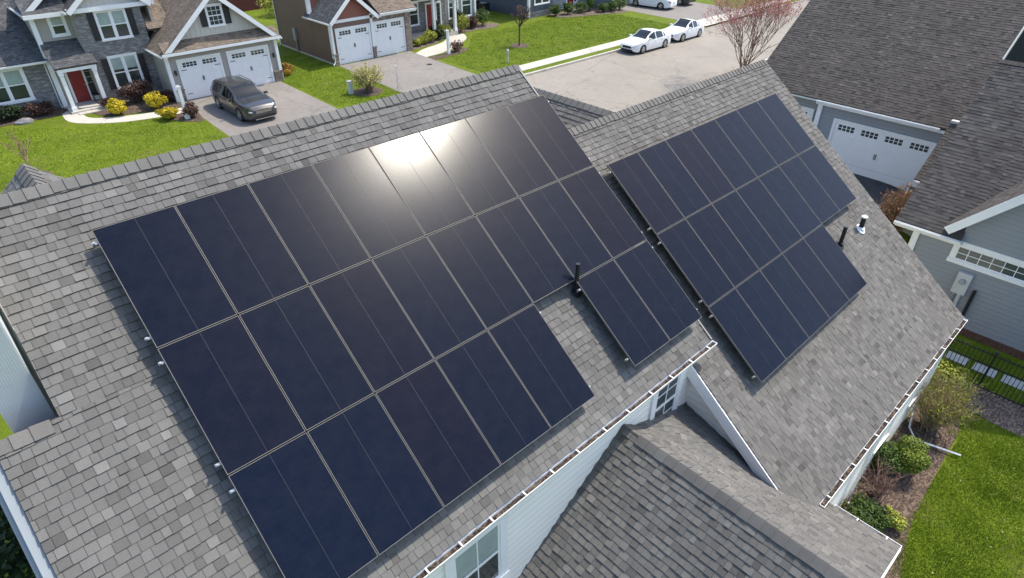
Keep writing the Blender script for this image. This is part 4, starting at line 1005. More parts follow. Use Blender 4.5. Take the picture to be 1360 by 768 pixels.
# near wing
UN = 22.4; ZN = -6.32
wall(hr, (UN, -4.7), (UN, -13.5), rect(0, -9.8, 8.8, ZN-.1), 'siding_grey', (-1, 0), expo=.17, lap=.026)
wall(hr, (UN, -4.7), (30.4, -4.7), rect(0, -9.8, 8, ZN-.1), 'siding_grey', (0, 1), expo=.17, lap=.026)
corner_board(hr, UN, -4.72, -9.6, -6.5, .2)
slope_roof(hr, (22.1, -4.0, ZN), (22.1, -6.03, ZN), (1, 0), tr, 6.0, 'shingle_charcoal', 95)
slope_roof(hr, (22.52, -6.03, ZN+.42*.72), (22.52, -13.8, ZN+.42*.72), (1, 0), tr, 5.58, 'shingle_charcoal', 94)
ro = V3((28.1, 0, ZN+6*.72))
slope_roof(hr, (34.1, -13.8, ZN), (34.1, -4.0, ZN), (-1, 0), tr, 6.0, 'shingle_dark', 96)
ridge_caps(hr, ro+YV*-13.8, ro+YV*-3.98, V3((-math.cos(tr), 0, -math.sin(tr))), V3((math.cos(tr), 0, -math.sin(tr))), mat='shingle_dark', lift=.02)
wall(hr, (22.6, -4.72), (33.6, -4.72), [(0, -6.5), (11, -6.5), (5.5, -2.45)], 'siding_grey', (0, 1), expo=.17, name='gable_wall')
gutter(hr, (22.095, -4.0, ZN-.04), (22.095, -6.08, ZN-.04), (-1, 0, 0), hang=0, litter=False)
obj('fascia', bx((22.11, -6.1, ZN-.22), (22.39, -4.03, ZN-.12)), 'trim', hr)
# its front gable
VP, gp = -9.3, math.atan(1.14); hw = 3.8; zt = -5.98+hw*1.14
wall(hr, (UN-.02, -6.0), (UN-.02, -12.6), [(0, ZN-.3), (6.6, ZN-.3), (6.6, -5.9), (3.3, -5.9+3.3*1.14), (0, -5.9)], 'siding_grey', (-1, 0), expo=.17, name='gable_wall')
gd1 = V3((0, math.cos(gp), -math.sin(gp))); gd2 = V3((0, -math.cos(gp), -math.sin(gp))); GO = V3((0, VP, zt)); GL = hw/math.cos(gp)
for d, k in ((gd1, 0), (gd2, 1)):
    roof_face(hr, GO, XA, d, [(22.0, .003*k), (27.9, .003*k), (27.9, GL), (22.0, GL)], mat='shingle_dark', seed=97+k, expo=.14, thick=.014, deck=.1)
    NN = d.cross(XA); NN = NN if NN.z > 0 else -NN
    board(hr, GO+XA*21.965, GO+XA*21.965+d*(GL+.05), XA, NN, 0, .033, -.27, -.002, name='rake_board')
    board(hr, GO+XA*22.0, GO+XA*22.0+d*(GL-.02), XA, NN, 0, .38, -.13, -.105, name='rake_soffit')
window(hr, (UN-.03, -6.02, -7.12), (0, -1, 0), (-1, 0, 0), 2.75, .5, 1, trim=.14, blind_or_sheen=0, rows=2, cols=8, sash=False, pane='pane_dim')
b = bx((UN-.17, -6.78, -8.25), (UN-.015, -6.36, -7.45)); bmesh.ops.bevel(b, geom=b.edges[:], offset=.02, segments=1); tube(b, [(UN-.09, -6.64, -9.5), (UN-.09, -6.64, -8.2)], .06, 8); mo = obj('meter_box', b, 'trim_grey', hr)
b = bmesh.new(); lathe(b, V3((UN-.17, -6.57, -7.75)), (-1, 0, 0), [(.10, 0), (.10, .05), (.08, .09)], 16); tube(b, [(UN-.14, -6.48, -8.25), (UN-.14, -6.48, -9.4)], .035, 8); obj('conduit', b, 'galv', mo)
b = bmesh.new(); tube(b, [(UN-.12, -7.0, -7.95), (UN-.12, -7.0, -9.5)], .055, 10); obj('vent_pipe', b, 'pvc_black', hr)
# low connecting porch roof between garage and near wing
slope_roof(hr, (26.9, -3.06, -6.6), (26.9, -4.7, -6.6), (1, 0), tr, 3.4, 'shingle_dark', 99)
gutter(hr, (26.895, -3.1, -6.65), (26.895, -3.75, -6.65), (-1, 0, 0), hang=0, litter=False)
wall(hr, (27.05, -3.25), (27.05, -4.7), rect(0, -9.4, 1.45, -6.65), 'cream', (-1, 0), flat=True, name='porch_wall')
b = bx((27.0, -3.24, -9.3), (27.35, -3.0, -7.0)); obj('stone_pier', b, 'stone_dark', hr)
obj('porch_beam', bx((27.0, -3.24, -6.98), (30.4, -3.06, -6.72)), 'trim', hr)
obj('roof_flashing', bx((29.25, -3.36, -4.86), (29.5, -3.05, -4.76)), 'trim_grey', hr)

# ------------------------------------------------------------------ vegetation
def leaf_mesh(name, clumps, n, size, mat, parent, seed=1, shell=.45, aspect=.55, droop=0.0, local=False):
    """small leaf faces filling a set of clump ellipsoids (centre, radii)"""
    r = random.Random(seed); vs_, fs, tn = [], [], []
    vol = [c[1][0]*c[1][1]*c[1][2] for c in clumps]; tot = sum(vol)
    for (c, rr), v in zip(clumps, vol):
        ct = r.gauss(0, .16)
        for _ in range(int(n*v/tot)+1):
            d = V3((r.gauss(0, 1), r.gauss(0, 1), r.gauss(0, 1))).normalized(); q = shell+(1-shell)*r.random()**.5; q *= r.uniform(.85, 1.08)
            p = V3(c)+V3((d.x*rr[0], d.y*rr[1], d.z*rr[2]))*q
            a = V3((r.gauss(0, 1), r.gauss(0, 1), r.gauss(0, 1)-droop)).normalized(); nn = (d+V3((r.gauss(0, .6), r.gauss(0, .6), r.gauss(.3, .6)))).normalized()
            a = (a-nn*a.dot(nn)).normalized() if abs(a.dot(nn)) < .98 else nn.orthogonal().normalized()
            b = nn.cross(a); s = size*r.uniform(.6, 1.35); k = len(vs_)
            vs_ += [tuple(p-a*s), tuple(p+b*s*aspect), tuple(p+a*s), tuple(p-b*s*aspect)]; fs.append((k, k+1, k+2, k+3))
            tn.append(min(1, max(0, .5+ct+r.gauss(0, .2))))
    return raw(name, vs_, fs, mat, parent, tone=tn)
def blob(c, rr, n=9, seed=1, flat=.0):
    """an uneven crown: a core ellipsoid with lumps round it"""
    r = random.Random(seed); out = [(c, tuple(x*.82 for x in rr))]
    for _ in range(n):
        d = V3((r.gauss(0, 1), r.gauss(0, 1), abs(r.gauss(0, .8))-.2)).normalized(); s = r.uniform(.28, .5)
        out.append((tuple(V3(c)+V3((d.x*rr[0], d.y*rr[1], d.z*rr[2]))*r.uniform(.6, .85)), tuple(x*s for x in rr)))
    return out
def shrub(u, v, rx, rz, mat, label, cat='shrub', seed=1, n=900, size=.06, ry=None, stems=5, group=None, z=None, shell=.5, lumps=7, stem_mat='bark'):
    z = zg(v) if z is None else z; ry = ry or rx
    t = thing('shrub', label, cat, (u, v, z), 0, group)
    leaf_mesh('foliage', blob((u, v, z+rz*1.02), (rx, ry, rz), lumps, seed), n, size, mat, t, seed, shell)
    r = random.Random(seed); b = bmesh.new()
    for k in range(stems):
        a = r.uniform(0, 6.28); q = r.uniform(.1, .6)
        tube(b, [(u+.05*math.cos(a), v+.05*math.sin(a), z-.05), (u+rx*q*.5*math.cos(a), v+ry*q*.5*math.sin(a), z+rz*.7), (u+rx*q*math.cos(a), v+ry*q*math.sin(a), z+rz*1.5)], [.022, .016, .006], 5)
    obj('stem', b, stem_mat, t)
    return t
def twig_bush(name, u, v, h, spread, label, cat, mat_stem, mat_leaf, n_stem=26, leaf=.04, n_leaf=900, seed=1, upright=1.2, sub=3, z=None, rs=.014, group=None):
    """many fine stems fanning out of one base, with thin leaves along them"""
    z = zg(v) if z is None else z; t = thing(name, label, cat, (u, v, z), 0, group); r = random.Random(seed)
    b = bmesh.new(); pts = []
    for k in range(n_stem):
        a = r.uniform(0, 6.283); q = spread*math.sqrt(r.random()); hh = h*r.uniform(.55, 1.05)*(1-.3*q/spread/upright)
        p0 = V3((u+r.gauss(0, .09)*spread, v+r.gauss(0, .09)*spread, z-.03)); p2 = V3((u+q*math.cos(a), v+q*math.sin(a), z+hh)); p1 = p0.lerp(p2, .5)+V3((0, 0, hh*.12))
        tube(b, [p0, p1, p2], [rs, rs*.7, rs*.25], 4, cap=False)
        for s in range(sub):
            f = r.uniform(.3, .85); base = p0.lerp(p1, f*2) if f < .5 else p1.lerp(p2, f*2-1)
            e = base+V3((r.gauss(0, .16), r.gauss(0, .16), r.uniform(.08, .34)))*h*.55
            tube(b, [base, e], [rs*.5, rs*.2], 3, cap=False)
            for _ in range(4): pts.append(base.lerp(e, r.uniform(.2, 1.05)))
        for _ in range(5): pts.append(p1.lerp(p2, r.random()))
    obj('stem', b, mat_stem, t)
    if n_leaf:
        vs_, fs, tn = [], [], []
        for _ in range(n_leaf):
            p = r.choice(pts)+V3((r.gauss(0, .05), r.gauss(0, .05), r.gauss(0, .05)))*h*.5; a = V3((r.gauss(0, 1), r.gauss(0, 1), r.gauss(.5, 1))).normalized(); c = a.orthogonal().normalized(); s = leaf*r.uniform(.5, 1.4); k = len(vs_)
            vs_ += [tuple(p-a*s), tuple(p+c*s*.5), tuple(p+a*s), tuple(p-c*s*.5)]; fs.append((k, k+1, k+2, k+3)); tn.append(min(1, max(0, r.gauss(.5, .22))))
        raw('foliage', vs_, fs, mat_leaf, t, tone=tn)
    return t
def bare_tree(u, v, h, label, trunk_h, spread, mat='bark', seed=1, z=None, buds=None, nb=0, bud=.04, multi=1, depth=5, r0=.07, name='young_tree'):
    z = zg(v) if z is None else z; t = thing(name, label, 'tree', (u, v, z)); r = random.Random(seed); tb, cb, tips = bmesh.new(), bmesh.new(), []
    def grow(p, d, L, rr, dep):
        e = p+d*L; mid = p.lerp(e, .5)+V3((r.gauss(0, .05), r.gauss(0, .05), 0))*L
        tube(cb, [p, mid, e], [rr, rr*.8, rr*.6], 6 if rr > .02 else 4, cap=False); tips.append((mid, e))
        if dep == 0: return
        for k in range(r.choice((2, 3, 3))):
            nd = (d+V3((r.gauss(0, .48)*spread, r.gauss(0, .48)*spread, r.uniform(-.05, .42)))).normalized()
            grow(p.lerp(e, r.uniform(.55, 1.0)), nd, L*r.uniform(.6, .85), rr*.58, dep-1)
    for m in range(multi):
        a = 6.283*m/multi+.4; d = V3((.25*math.cos(a), .25*math.sin(a), 1)).normalized() if multi > 1 else V3((r.gauss(0, .03), r.gauss(0, .03), 1)).normalized()
        p0 = V3((u, v, z-.1)); p1 = p0+d*(trunk_h+.1)
        tube(tb, [p0, p0.lerp(p1, .12), p1], [r0*1.35, r0, r0*.8], 9)
        for k in range(3 if multi > 1 else 5):
            nd = (d+V3((r.gauss(0, .5)*spread, r.gauss(0, .5)*spread, r.uniform(.1, .4)))).normalized()
            grow(p0.lerp(p1, r.uniform(.8, 1)), nd, (h-trunk_h)*r.uniform(.32, .45), r0*.6, depth-1)
        grow(p1, d, (h-trunk_h)*.42, r0*.72, depth-1)
    obj('trunk', tb, mat, t, smooth=60); obj('crown', cb, mat, t)
    if buds:
        vs_, fs, tn = [], [], []
        for _ in range(nb):
            a_, b_ = r.choice(tips[len(tips)//6:]); p = a_.lerp(b_, r.uniform(0, 1.1))+V3((r.gauss(0, .05), r.gauss(0, .05), r.gauss(0, .05))); a = V3((r.gauss(0, 1), r.gauss(0, 1), r.gauss(0, 1))).normalized(); c = a.orthogonal().normalized(); s = bud*r.uniform(.5, 1.4); k = len(vs_)
            vs_ += [tuple(p-a*s), tuple(p+c*s*.7), tuple(p+a*s), tuple(p-c*s*.7)]; fs.append((k, k+1, k+2, k+3)); tn.append(min(1, max(0, r.gauss(.5, .25))))
        raw('buds', vs_, fs, buds, t, tone=tn)
    return t
# house with red door: beds
shrub(7.0, 33.75, .62, .48, 'leaf_yellow', 'round yellow shrub nearest the red door of the stone front house', seed=1, n=2600, size=.055, group='yellow shrubs by the curved path')
shrub(9.05, 33.35, .62, .50, 'leaf_yellow', 'round yellow shrub beside the garage corner, behind the curved path', seed=2, n=2600, size=.055, group='yellow shrubs by the curved path')
shrub(9.0, 30.95, .58, .36, 'leaf_yellow', 'low yellow shrub in front of the white post', seed=3, n=2400, size=.055, group='yellow shrubs by the curved path')
shrub(10.05, 30.2, .55, .48, 'leaf_brown', 'russet brown bush between the white post and the driveway', seed=4, n=1800, size=.05, shell=.2)
shrub(8.7, 35.4, 1.0, .75, 'leaf_brown', 'large dark russet bush under the lower shuttered window', seed=5, n=2600, size=.06, shell=.2, ry=.6)
shrub(10.1, 34.2, .45, .42, 'leaf_brown', 'small dark russet bush against the garage corner', seed=6, n=1200, size=.05, shell=.2)
shrub(7.0, 35.5, .5, .35, 'leaf_brown', 'low dark bush between porch post and yellow shrub', seed=61, n=900, size=.05, shell=.2)
for k, (u, v, l) in enumerate(((-1.6, 37.0, 'dark green clipped hedge shrub at the left picture edge'), (.25, 36.9, 'dark green clipped hedge shrub under the left window of the stone house'), (2.0, 36.9, 'dark green clipped hedge shrub, rightmost of the row under the left window'))):
    shrub(u, v, 1.0, .5, 'leaf_dark', l, seed=7+k, n=2600, size=.06, ry=.6, group='dark green hedge shrubs under the stone house window')
shrub(3.7, 36.6, .95, .42, 'leaf_brown', 'brown leafless shrub between the dark hedge and the porch', seed=11, n=1700, size=.055, ry=.6, shell=.2)
for k, (u, v) in enumerate(((.2, 35.9), (2.6, 35.9))):
    b = bmesh.new(); bmesh.ops.create_icosphere(b, subdivisions=3, radius=.35)
    for q in b.verts: q.co = V3((q.co.x*1.5, q.co.y*.7, q.co.z*.6))*(1+.12*math.sin(q.co.x*9+k)+.1*math.sin(q.co.y*11))+V3((u, v, -8.45))
    tag(obj('boulder', b, 'stone_grey', smooth=60), ['grey boulder at the edge of the hedge bed, left one', 'grey boulder at the edge of the hedge bed, right one near the porch'][k], 'boulder', 'boulders by the hedge')
shrub(18.35, 34.9, .62, .42, 'leaf_gold', 'golden brown round bush on the lawn right of the double garage', seed=12, n=2200, size=.055)
# between the driveways
twig_bush('shrub', 20.35, 27.4, 1.95, 1.25, 'tall olive feathery bush on the grass between the two driveways', 'shrub', 'bark_pale', 'leaf_straw', n_stem=80, leaf=.045, n_leaf=6000, seed=13, sub=5, rs=.016)
# house with terracotta gable: beds
for k, (u, v, rx, rz, m, l) in enumerate((
    (29.3, 35.5, .5, .38, 'leaf_dark', 'dark green shrub against the stone garage pillar'),
    (30.0, 35.2, .42, .32, 'leaf_lime', 'small lime green shrub next to the dark one by the garage pillar'),
    (30.75, 35.4, .45, .34, 'leaf_lime', 'small lime green shrub, second from the garage pillar'),
    (31.6, 35.7, .6, .5, 'leaf_lime', 'round yellow green shrub in front of the porch'),
    (32.6, 36.0, .6, .45, 'leaf_dark', 'dark evergreen shrub below the porch steps'),
    (33.5, 36.2, .75, .55, 'leaf_lime', 'loose yellow green shrub left of the white post by the porch'),
    (33.2, 37.0, .7, .6, 'leaf_dark', 'dark evergreen shrub at the foot of the porch'),
    (35.9, 36.9, 1.0, .75, 'leaf_lime', 'large yellow green shrub at the corner of the stone porch'),
    (37.6, 37.3, .65, .55, 'leaf_brown', 'dark brown shrub under the right window of the brown house'),
    (39.0, 37.5, .85, .8, 'leaf_green', 'large round green shrub at the right end of the brown house'),
    (36.1, 37.6, .55, .9, 'leaf_dark', 'narrow dark shrub against the stone base between the windows'))):
    shrub(u, v, rx, rz, m, l, seed=20+k, n=1500, size=.06)
twig_bush('ornamental_grass', 31.2, 31.75, .95, .75, 'russet ornamental grass clump behind the white post on the porch path', 'grass clump', 'bark_red', 'leaf_brown', n_stem=60, leaf=.06, n_leaf=900, seed=33, sub=1)
for k, (u, v, rx, rz, l) in enumerate(((47.0, 35.9, .62, .55, 'round clipped boxwood, leftmost below the slate blue house'), (48.5, 35.6, .65, .58, 'round clipped boxwood, second below the slate blue house'), (50.0, 35.4, .8, .55, 'low spreading boxwood left of the porch step'), (51.3, 35.2, .5, .8, 'upright boxwood beside the porch step'), (51.8, 33.9, .6, .5, 'small boxwood right of the porch step'), (52.8, 33.7, .75, .55, 'wide boxwood right of the porch step'), (54.0, 33.6, .9, .6, 'long low boxwood beside the white corner post'))):
    shrub(u, v, rx, rz, 'leaf_green', l, seed=40+k, n=1500, size=.06, group='boxwoods below the slate blue house')
# trees
bare_tree(1.35, 26.8, 2.6, 'small leafless sapling in a mulch ring on the left lawn', .9, .8, 'bark_red', seed=50, r0=.032, depth=3, buds='leaf_brown', nb=250, bud=.025)
bare_tree(36.16, 29.7, 3.3, 'young bare street tree in a mulch ring on the middle lawn', 1.5, 1.0, 'bark', seed=52, r0=.07, depth=5, buds='leaf_brown', nb=1200, bud=.035)
bare_tree(40.9, 12.3, 6.3, 'spreading leafless tree with pink buds behind the right roof ridge', 1.0, 1.05, 'bark_red', seed=57, r0=.05, depth=6, multi=5, buds='bud_pink', nb=7500, bud=.04, name='budding_tree')
# back garden
twig_bush('shrub', 16.5, -8.0, 1.9, 1.0, 'tall yellow green bush with many bare stems against the white wall', 'shrub', 'bark_tan', 'leaf_lime', n_stem=150, leaf=.026, n_leaf=3000, seed=60, sub=6, upright=1.8, rs=.011)
shrub(18.2, -7.85, .75, .6, 'leaf_lime', 'feathery yellow green bush at the far house corner by the fence', seed=61, n=3200, size=.045, shell=.15)
cl = blob((14.3, -8.0, -9.02), (.56, .52, .5), 12, 62)
t = thing('shrub', 'clipped bright green round hedge shrub on the mulch bed', 'shrub', (14.3, -8.0, -9.5)); leaf_mesh('foliage', cl, 7500, .03, 'leaf_spring', t, 62, .6); b = bmesh.new(); tube(b, [(14.3, -8.0, -9.55), (14.3, -8.0, -9.0)], [.04, .02], 6); obj('stem', b, 'bark', t)
shrub(13.85, -7.62, .5, .45, 'leaf_green', 'darker green shrub in the shade of the wall behind the bright hedge shrub', seed=71, n=3600, size=.035)
twig_bush('shrub', 12.95, -7.9, 1.15, .85, 'leafless red brown twiggy bush on the mulch by the wall', 'shrub', 'bark_red', 'leaf_brown', n_stem=40, leaf=.02, n_leaf=500, seed=63, sub=6, upright=1.4, rs=.012)
shrub(11.75, -7.95, .62, .35, 'leaf_green', 'low green shrub half hidden behind the lower roof gutter', seed=64, n=3000, size=.035)
shrub(12.35, -8.45, .3, .22, 'leaf_lime', 'small lime green shrub at the lawn edge by the lower roof', seed=65, n=1400, size=.03)
twig_bush('ornamental_grass', 25.6, -3.2, 2.7, .8, 'tall dry orange brown ornamental grass beside the dark driveway', 'grass clump', 'bark_tan', 'leaf_rust', n_stem=300, leaf=.07, n_leaf=1600, seed=66, sub=1, upright=1.0, rs=.016)
shrub(-3.0, 2.6, 1.6, 2.0, 'leaf_dark', 'large dark evergreen bush far below the lower left roof edge', seed=67, n=6000, size=.07)
shrub(-3.2, -.6, 1.2, 1.6, 'leaf_dark', 'dark evergreen bush below the left gable end', seed=68, n=4200, size=.07)
shrub(24.5, 44.5, 1.6, .8, 'leaf_olive', 'olive bush at the back corner of the brown house', seed=69, n=1600, size=.09)
shrub(27.2, 54.5, 1.8, .9, 'leaf_lime', 'lime green bush by the red fence behind the houses', seed=70, n=1600, size=.09)

# ------------------------------------------------------------------ fences and small street things
fz = zg(-8)
fe = thing('metal_fence', 'black metal picket fence around the lawn beside the grey house', 'fence', (19.25, -9, fz))
FA, FB = -7.25, -14.0; fh = 1.42
for zz in (.14, .95, fh-.08): obj('rail', bx((19.235, FA, fz+zz), (19.265, FB, fz+zz+.035)), 'black_metal', fe)
pm = bpy.data.meshes.new('picket'); b = bx((-.009, -.009, .05), (.009, .009, fh)); b.to_mesh(pm); b.free(); pm.materials.append(MT['black_metal'])
v = FA-.1; k = 0
while v > FB and k < 60:
    o = bpy.data.objects.new('picket', pm); COL.objects.link(o); o.parent = fe; o.location = V3((19.25, v, fz))-fe.location; v -= .112; k += 1
for v in (-7.25, -8.45, -10.4, -12.4, -14):
    b = bx((19.22, v-.03, fz-.05), (19.28, v+.03, fz+fh+.06)); lathe(b, (19.25, v, fz+fh+.06), (0, 0, 1), [(.045, 0), (.045, .02), (.01, .06)], 8); obj('post', b, 'black_metal', fe)
wf = thing('wooden_fence', 'dark red wooden fence far behind the two houses', 'fence', (27, 59, -8.5))
b = bmesh.new(); u = 14.0
while u < 44: box(b, (u, 59, -8.55), (u+.14, 59.03, -6.7+.02*math.sin(u*7))); u += .15
obj('board_panel', b, 'wood_red', wf)
u = 14.0
while u < 44: obj('post', bx((u, 59.03, -8.6), (u+.12, 59.15, -6.65)), 'wood_red', wf); u += 2.5
def white_post(u, v, h, label):
    t = thing('white_post', label, 'post', (u, v, zg(v)), group='white posts beside the house paths'); z = zg(v)
    b = bx((u-.085, v-.085, z-.05), (u+.085, v+.085, z+h)); bmesh.ops.bevel(b, geom=[e for e in b.edges], offset=.01, segments=1); obj('shaft', b, 'trim', t)
    b = bx((u-.11, v-.11, z+h), (u+.11, v+.11, z+h+.03)); prism(b, [(u-.10, v-.10, z+h+.03), (u+.10, v-.10, z+h+.03), (u, v-.10, z+h+.11)], (0, .2, 0)); obj('post_cap', b, 'trim', t)
    obj('base_trim', bx((u-.12, v-.12, z-.05), (u+.12, v+.12, z+.22)), 'trim', t)
white_post(9.75, 30.25, 1.85, 'white square post by the yellow shrub and russet bush')
white_post(30.3, 31.6, 1.7, 'white square post by the pale path to the stone porch')
# small utility things
t = thing('utility_pedestal', 'pale green utility pedestal on the grass between the driveways', 'utility box', (19.3, 27.9, -8.5))
b = bx((19.17, 27.8, -8.55), (19.43, 28.0, -7.75)); bmesh.ops.bevel(b, geom=b.edges[:], offset=.02, segments=2); obj('cabinet', b, 'siding_pale', t); obj('cap', bx((19.14, 27.77, -7.75), (19.46, 28.03, -7.68)), 'trim_grey', t)
t = thing('driveway_marker', 'thin white capped marker rod at the edge of the right driveway', 'marker', (21.75, 26.1, -8.5))
b = bmesh.new(); tube(b, [(21.75, 26.1, -8.55), (21.75, 26.1, -6.85)], .016, 6); obj('rod', b, 'galv', t); b = bmesh.new(); lathe(b, (21.75, 26.1, -6.9), (0, 0, 1), [(.03, 0), (.045, .03), (.045, .1), (.02, .13)], 10); obj('cap', b, 'trim', t)
t = thing('marker_post', 'short grey banded post on the lawn above the left roof ridge', 'post', (31.9, 26.5, -8.5))
b = bmesh.new(); lathe(b, (31.9, 26.5, -8.55), (0, 0, 1), [(.07, 0), (.07, .85), (.1, .87), (.1, .95), (.05, 1.02)], 12); obj('shaft', b, 'trim_grey', t)
b = bmesh.new(); lathe(b, (31.9, 26.5, -7.95), (0, 0, 1), [(.076, 0), (.076, .12)], 12); obj('band', b, 'galv', t)
t = thing('fire_hydrant', 'red fire hydrant top just showing over the right roof ridge by the street', 'hydrant', (28.0, 12.2, -8.5))
b = bmesh.new(); lathe(b, (28.0, 12.2, -8.55), (0, 0, 1), [(.17, 0), (.17, .06), (.12, .07), (.12, .6), (.15, .62), (.15, .66), (.11, .7), (.08, .8), (.03, .84), (.03, .9)], 16); obj('barrel', b, 'red_paint', t, smooth=40)
for s in (-1, 1):
    b = bmesh.new(); lathe(b, (28.0+s*.1, 12.2, -8.1), (s, 0, 0), [(.07, 0), (.07, .08), (.05, .1)], 10); obj('nozzle', b, 'red_paint', t)
mc = sheet('manhole_cover', circle(27.3, 30.1, .22, 20), .014, 'black_metal')
t = bmesh.new(); lathe(t, (26.2, 20.4, -8.634), (0, 0, 1), [(.32, 0), (.32, .006), (.28, .008)], 24); struct(obj('manhole_cover', t, 'galv'))
for k, (u, v) in enumerate(((43.0, 42.0), (43.1, 43.6))):
    t = thing('air_conditioner', ['dark air conditioning unit beside the slate blue house, nearer one', 'dark air conditioning unit beside the slate blue house, farther one'][k], 'air conditioner', (u, v, -8.5), group='air conditioners')
    b = bx((u-.42, v-.42, -8.45), (u+.42, v+.42, -7.6))
    for q in range(8): box(b, (u-.43, v-.43, -8.35+q*.09), (u+.43, v+.43, -8.31+q*.09))
    obj('cabinet', b, 'plastic_dark', t); b = bmesh.new(); lathe(b, (u, v, -7.6), (0, 0, 1), [(.36, 0), (.36, .02), (.3, .03), (.08, .05)], 18); obj('fan_grille', b, 'galv', t); obj('pad', bx((u-.5, v-.5, -8.55), (u+.5, v+.5, -8.45)), 'concrete', t)
t = thing('porch_chair', 'black chair on the porch right of the red door', 'chair', (6.85, 37.0, -8.37))
b = bmesh.new(); box(b, (6.6, 36.75, -7.95), (7.1, 37.25, -7.9)); obj('seat', b, 'shutter', t)
obj('backrest', bx((6.6, 37.2, -7.9), (7.1, 37.25, -7.35)), 'shutter', t)
for x in (6.62, 7.06):
    for y in (36.77, 37.2): obj('leg', bx((x-.02, y-.02, -8.37), (x+.02, y+.02, -7.95)), 'shutter', t)
# litter on the lawn: a few pale scraps

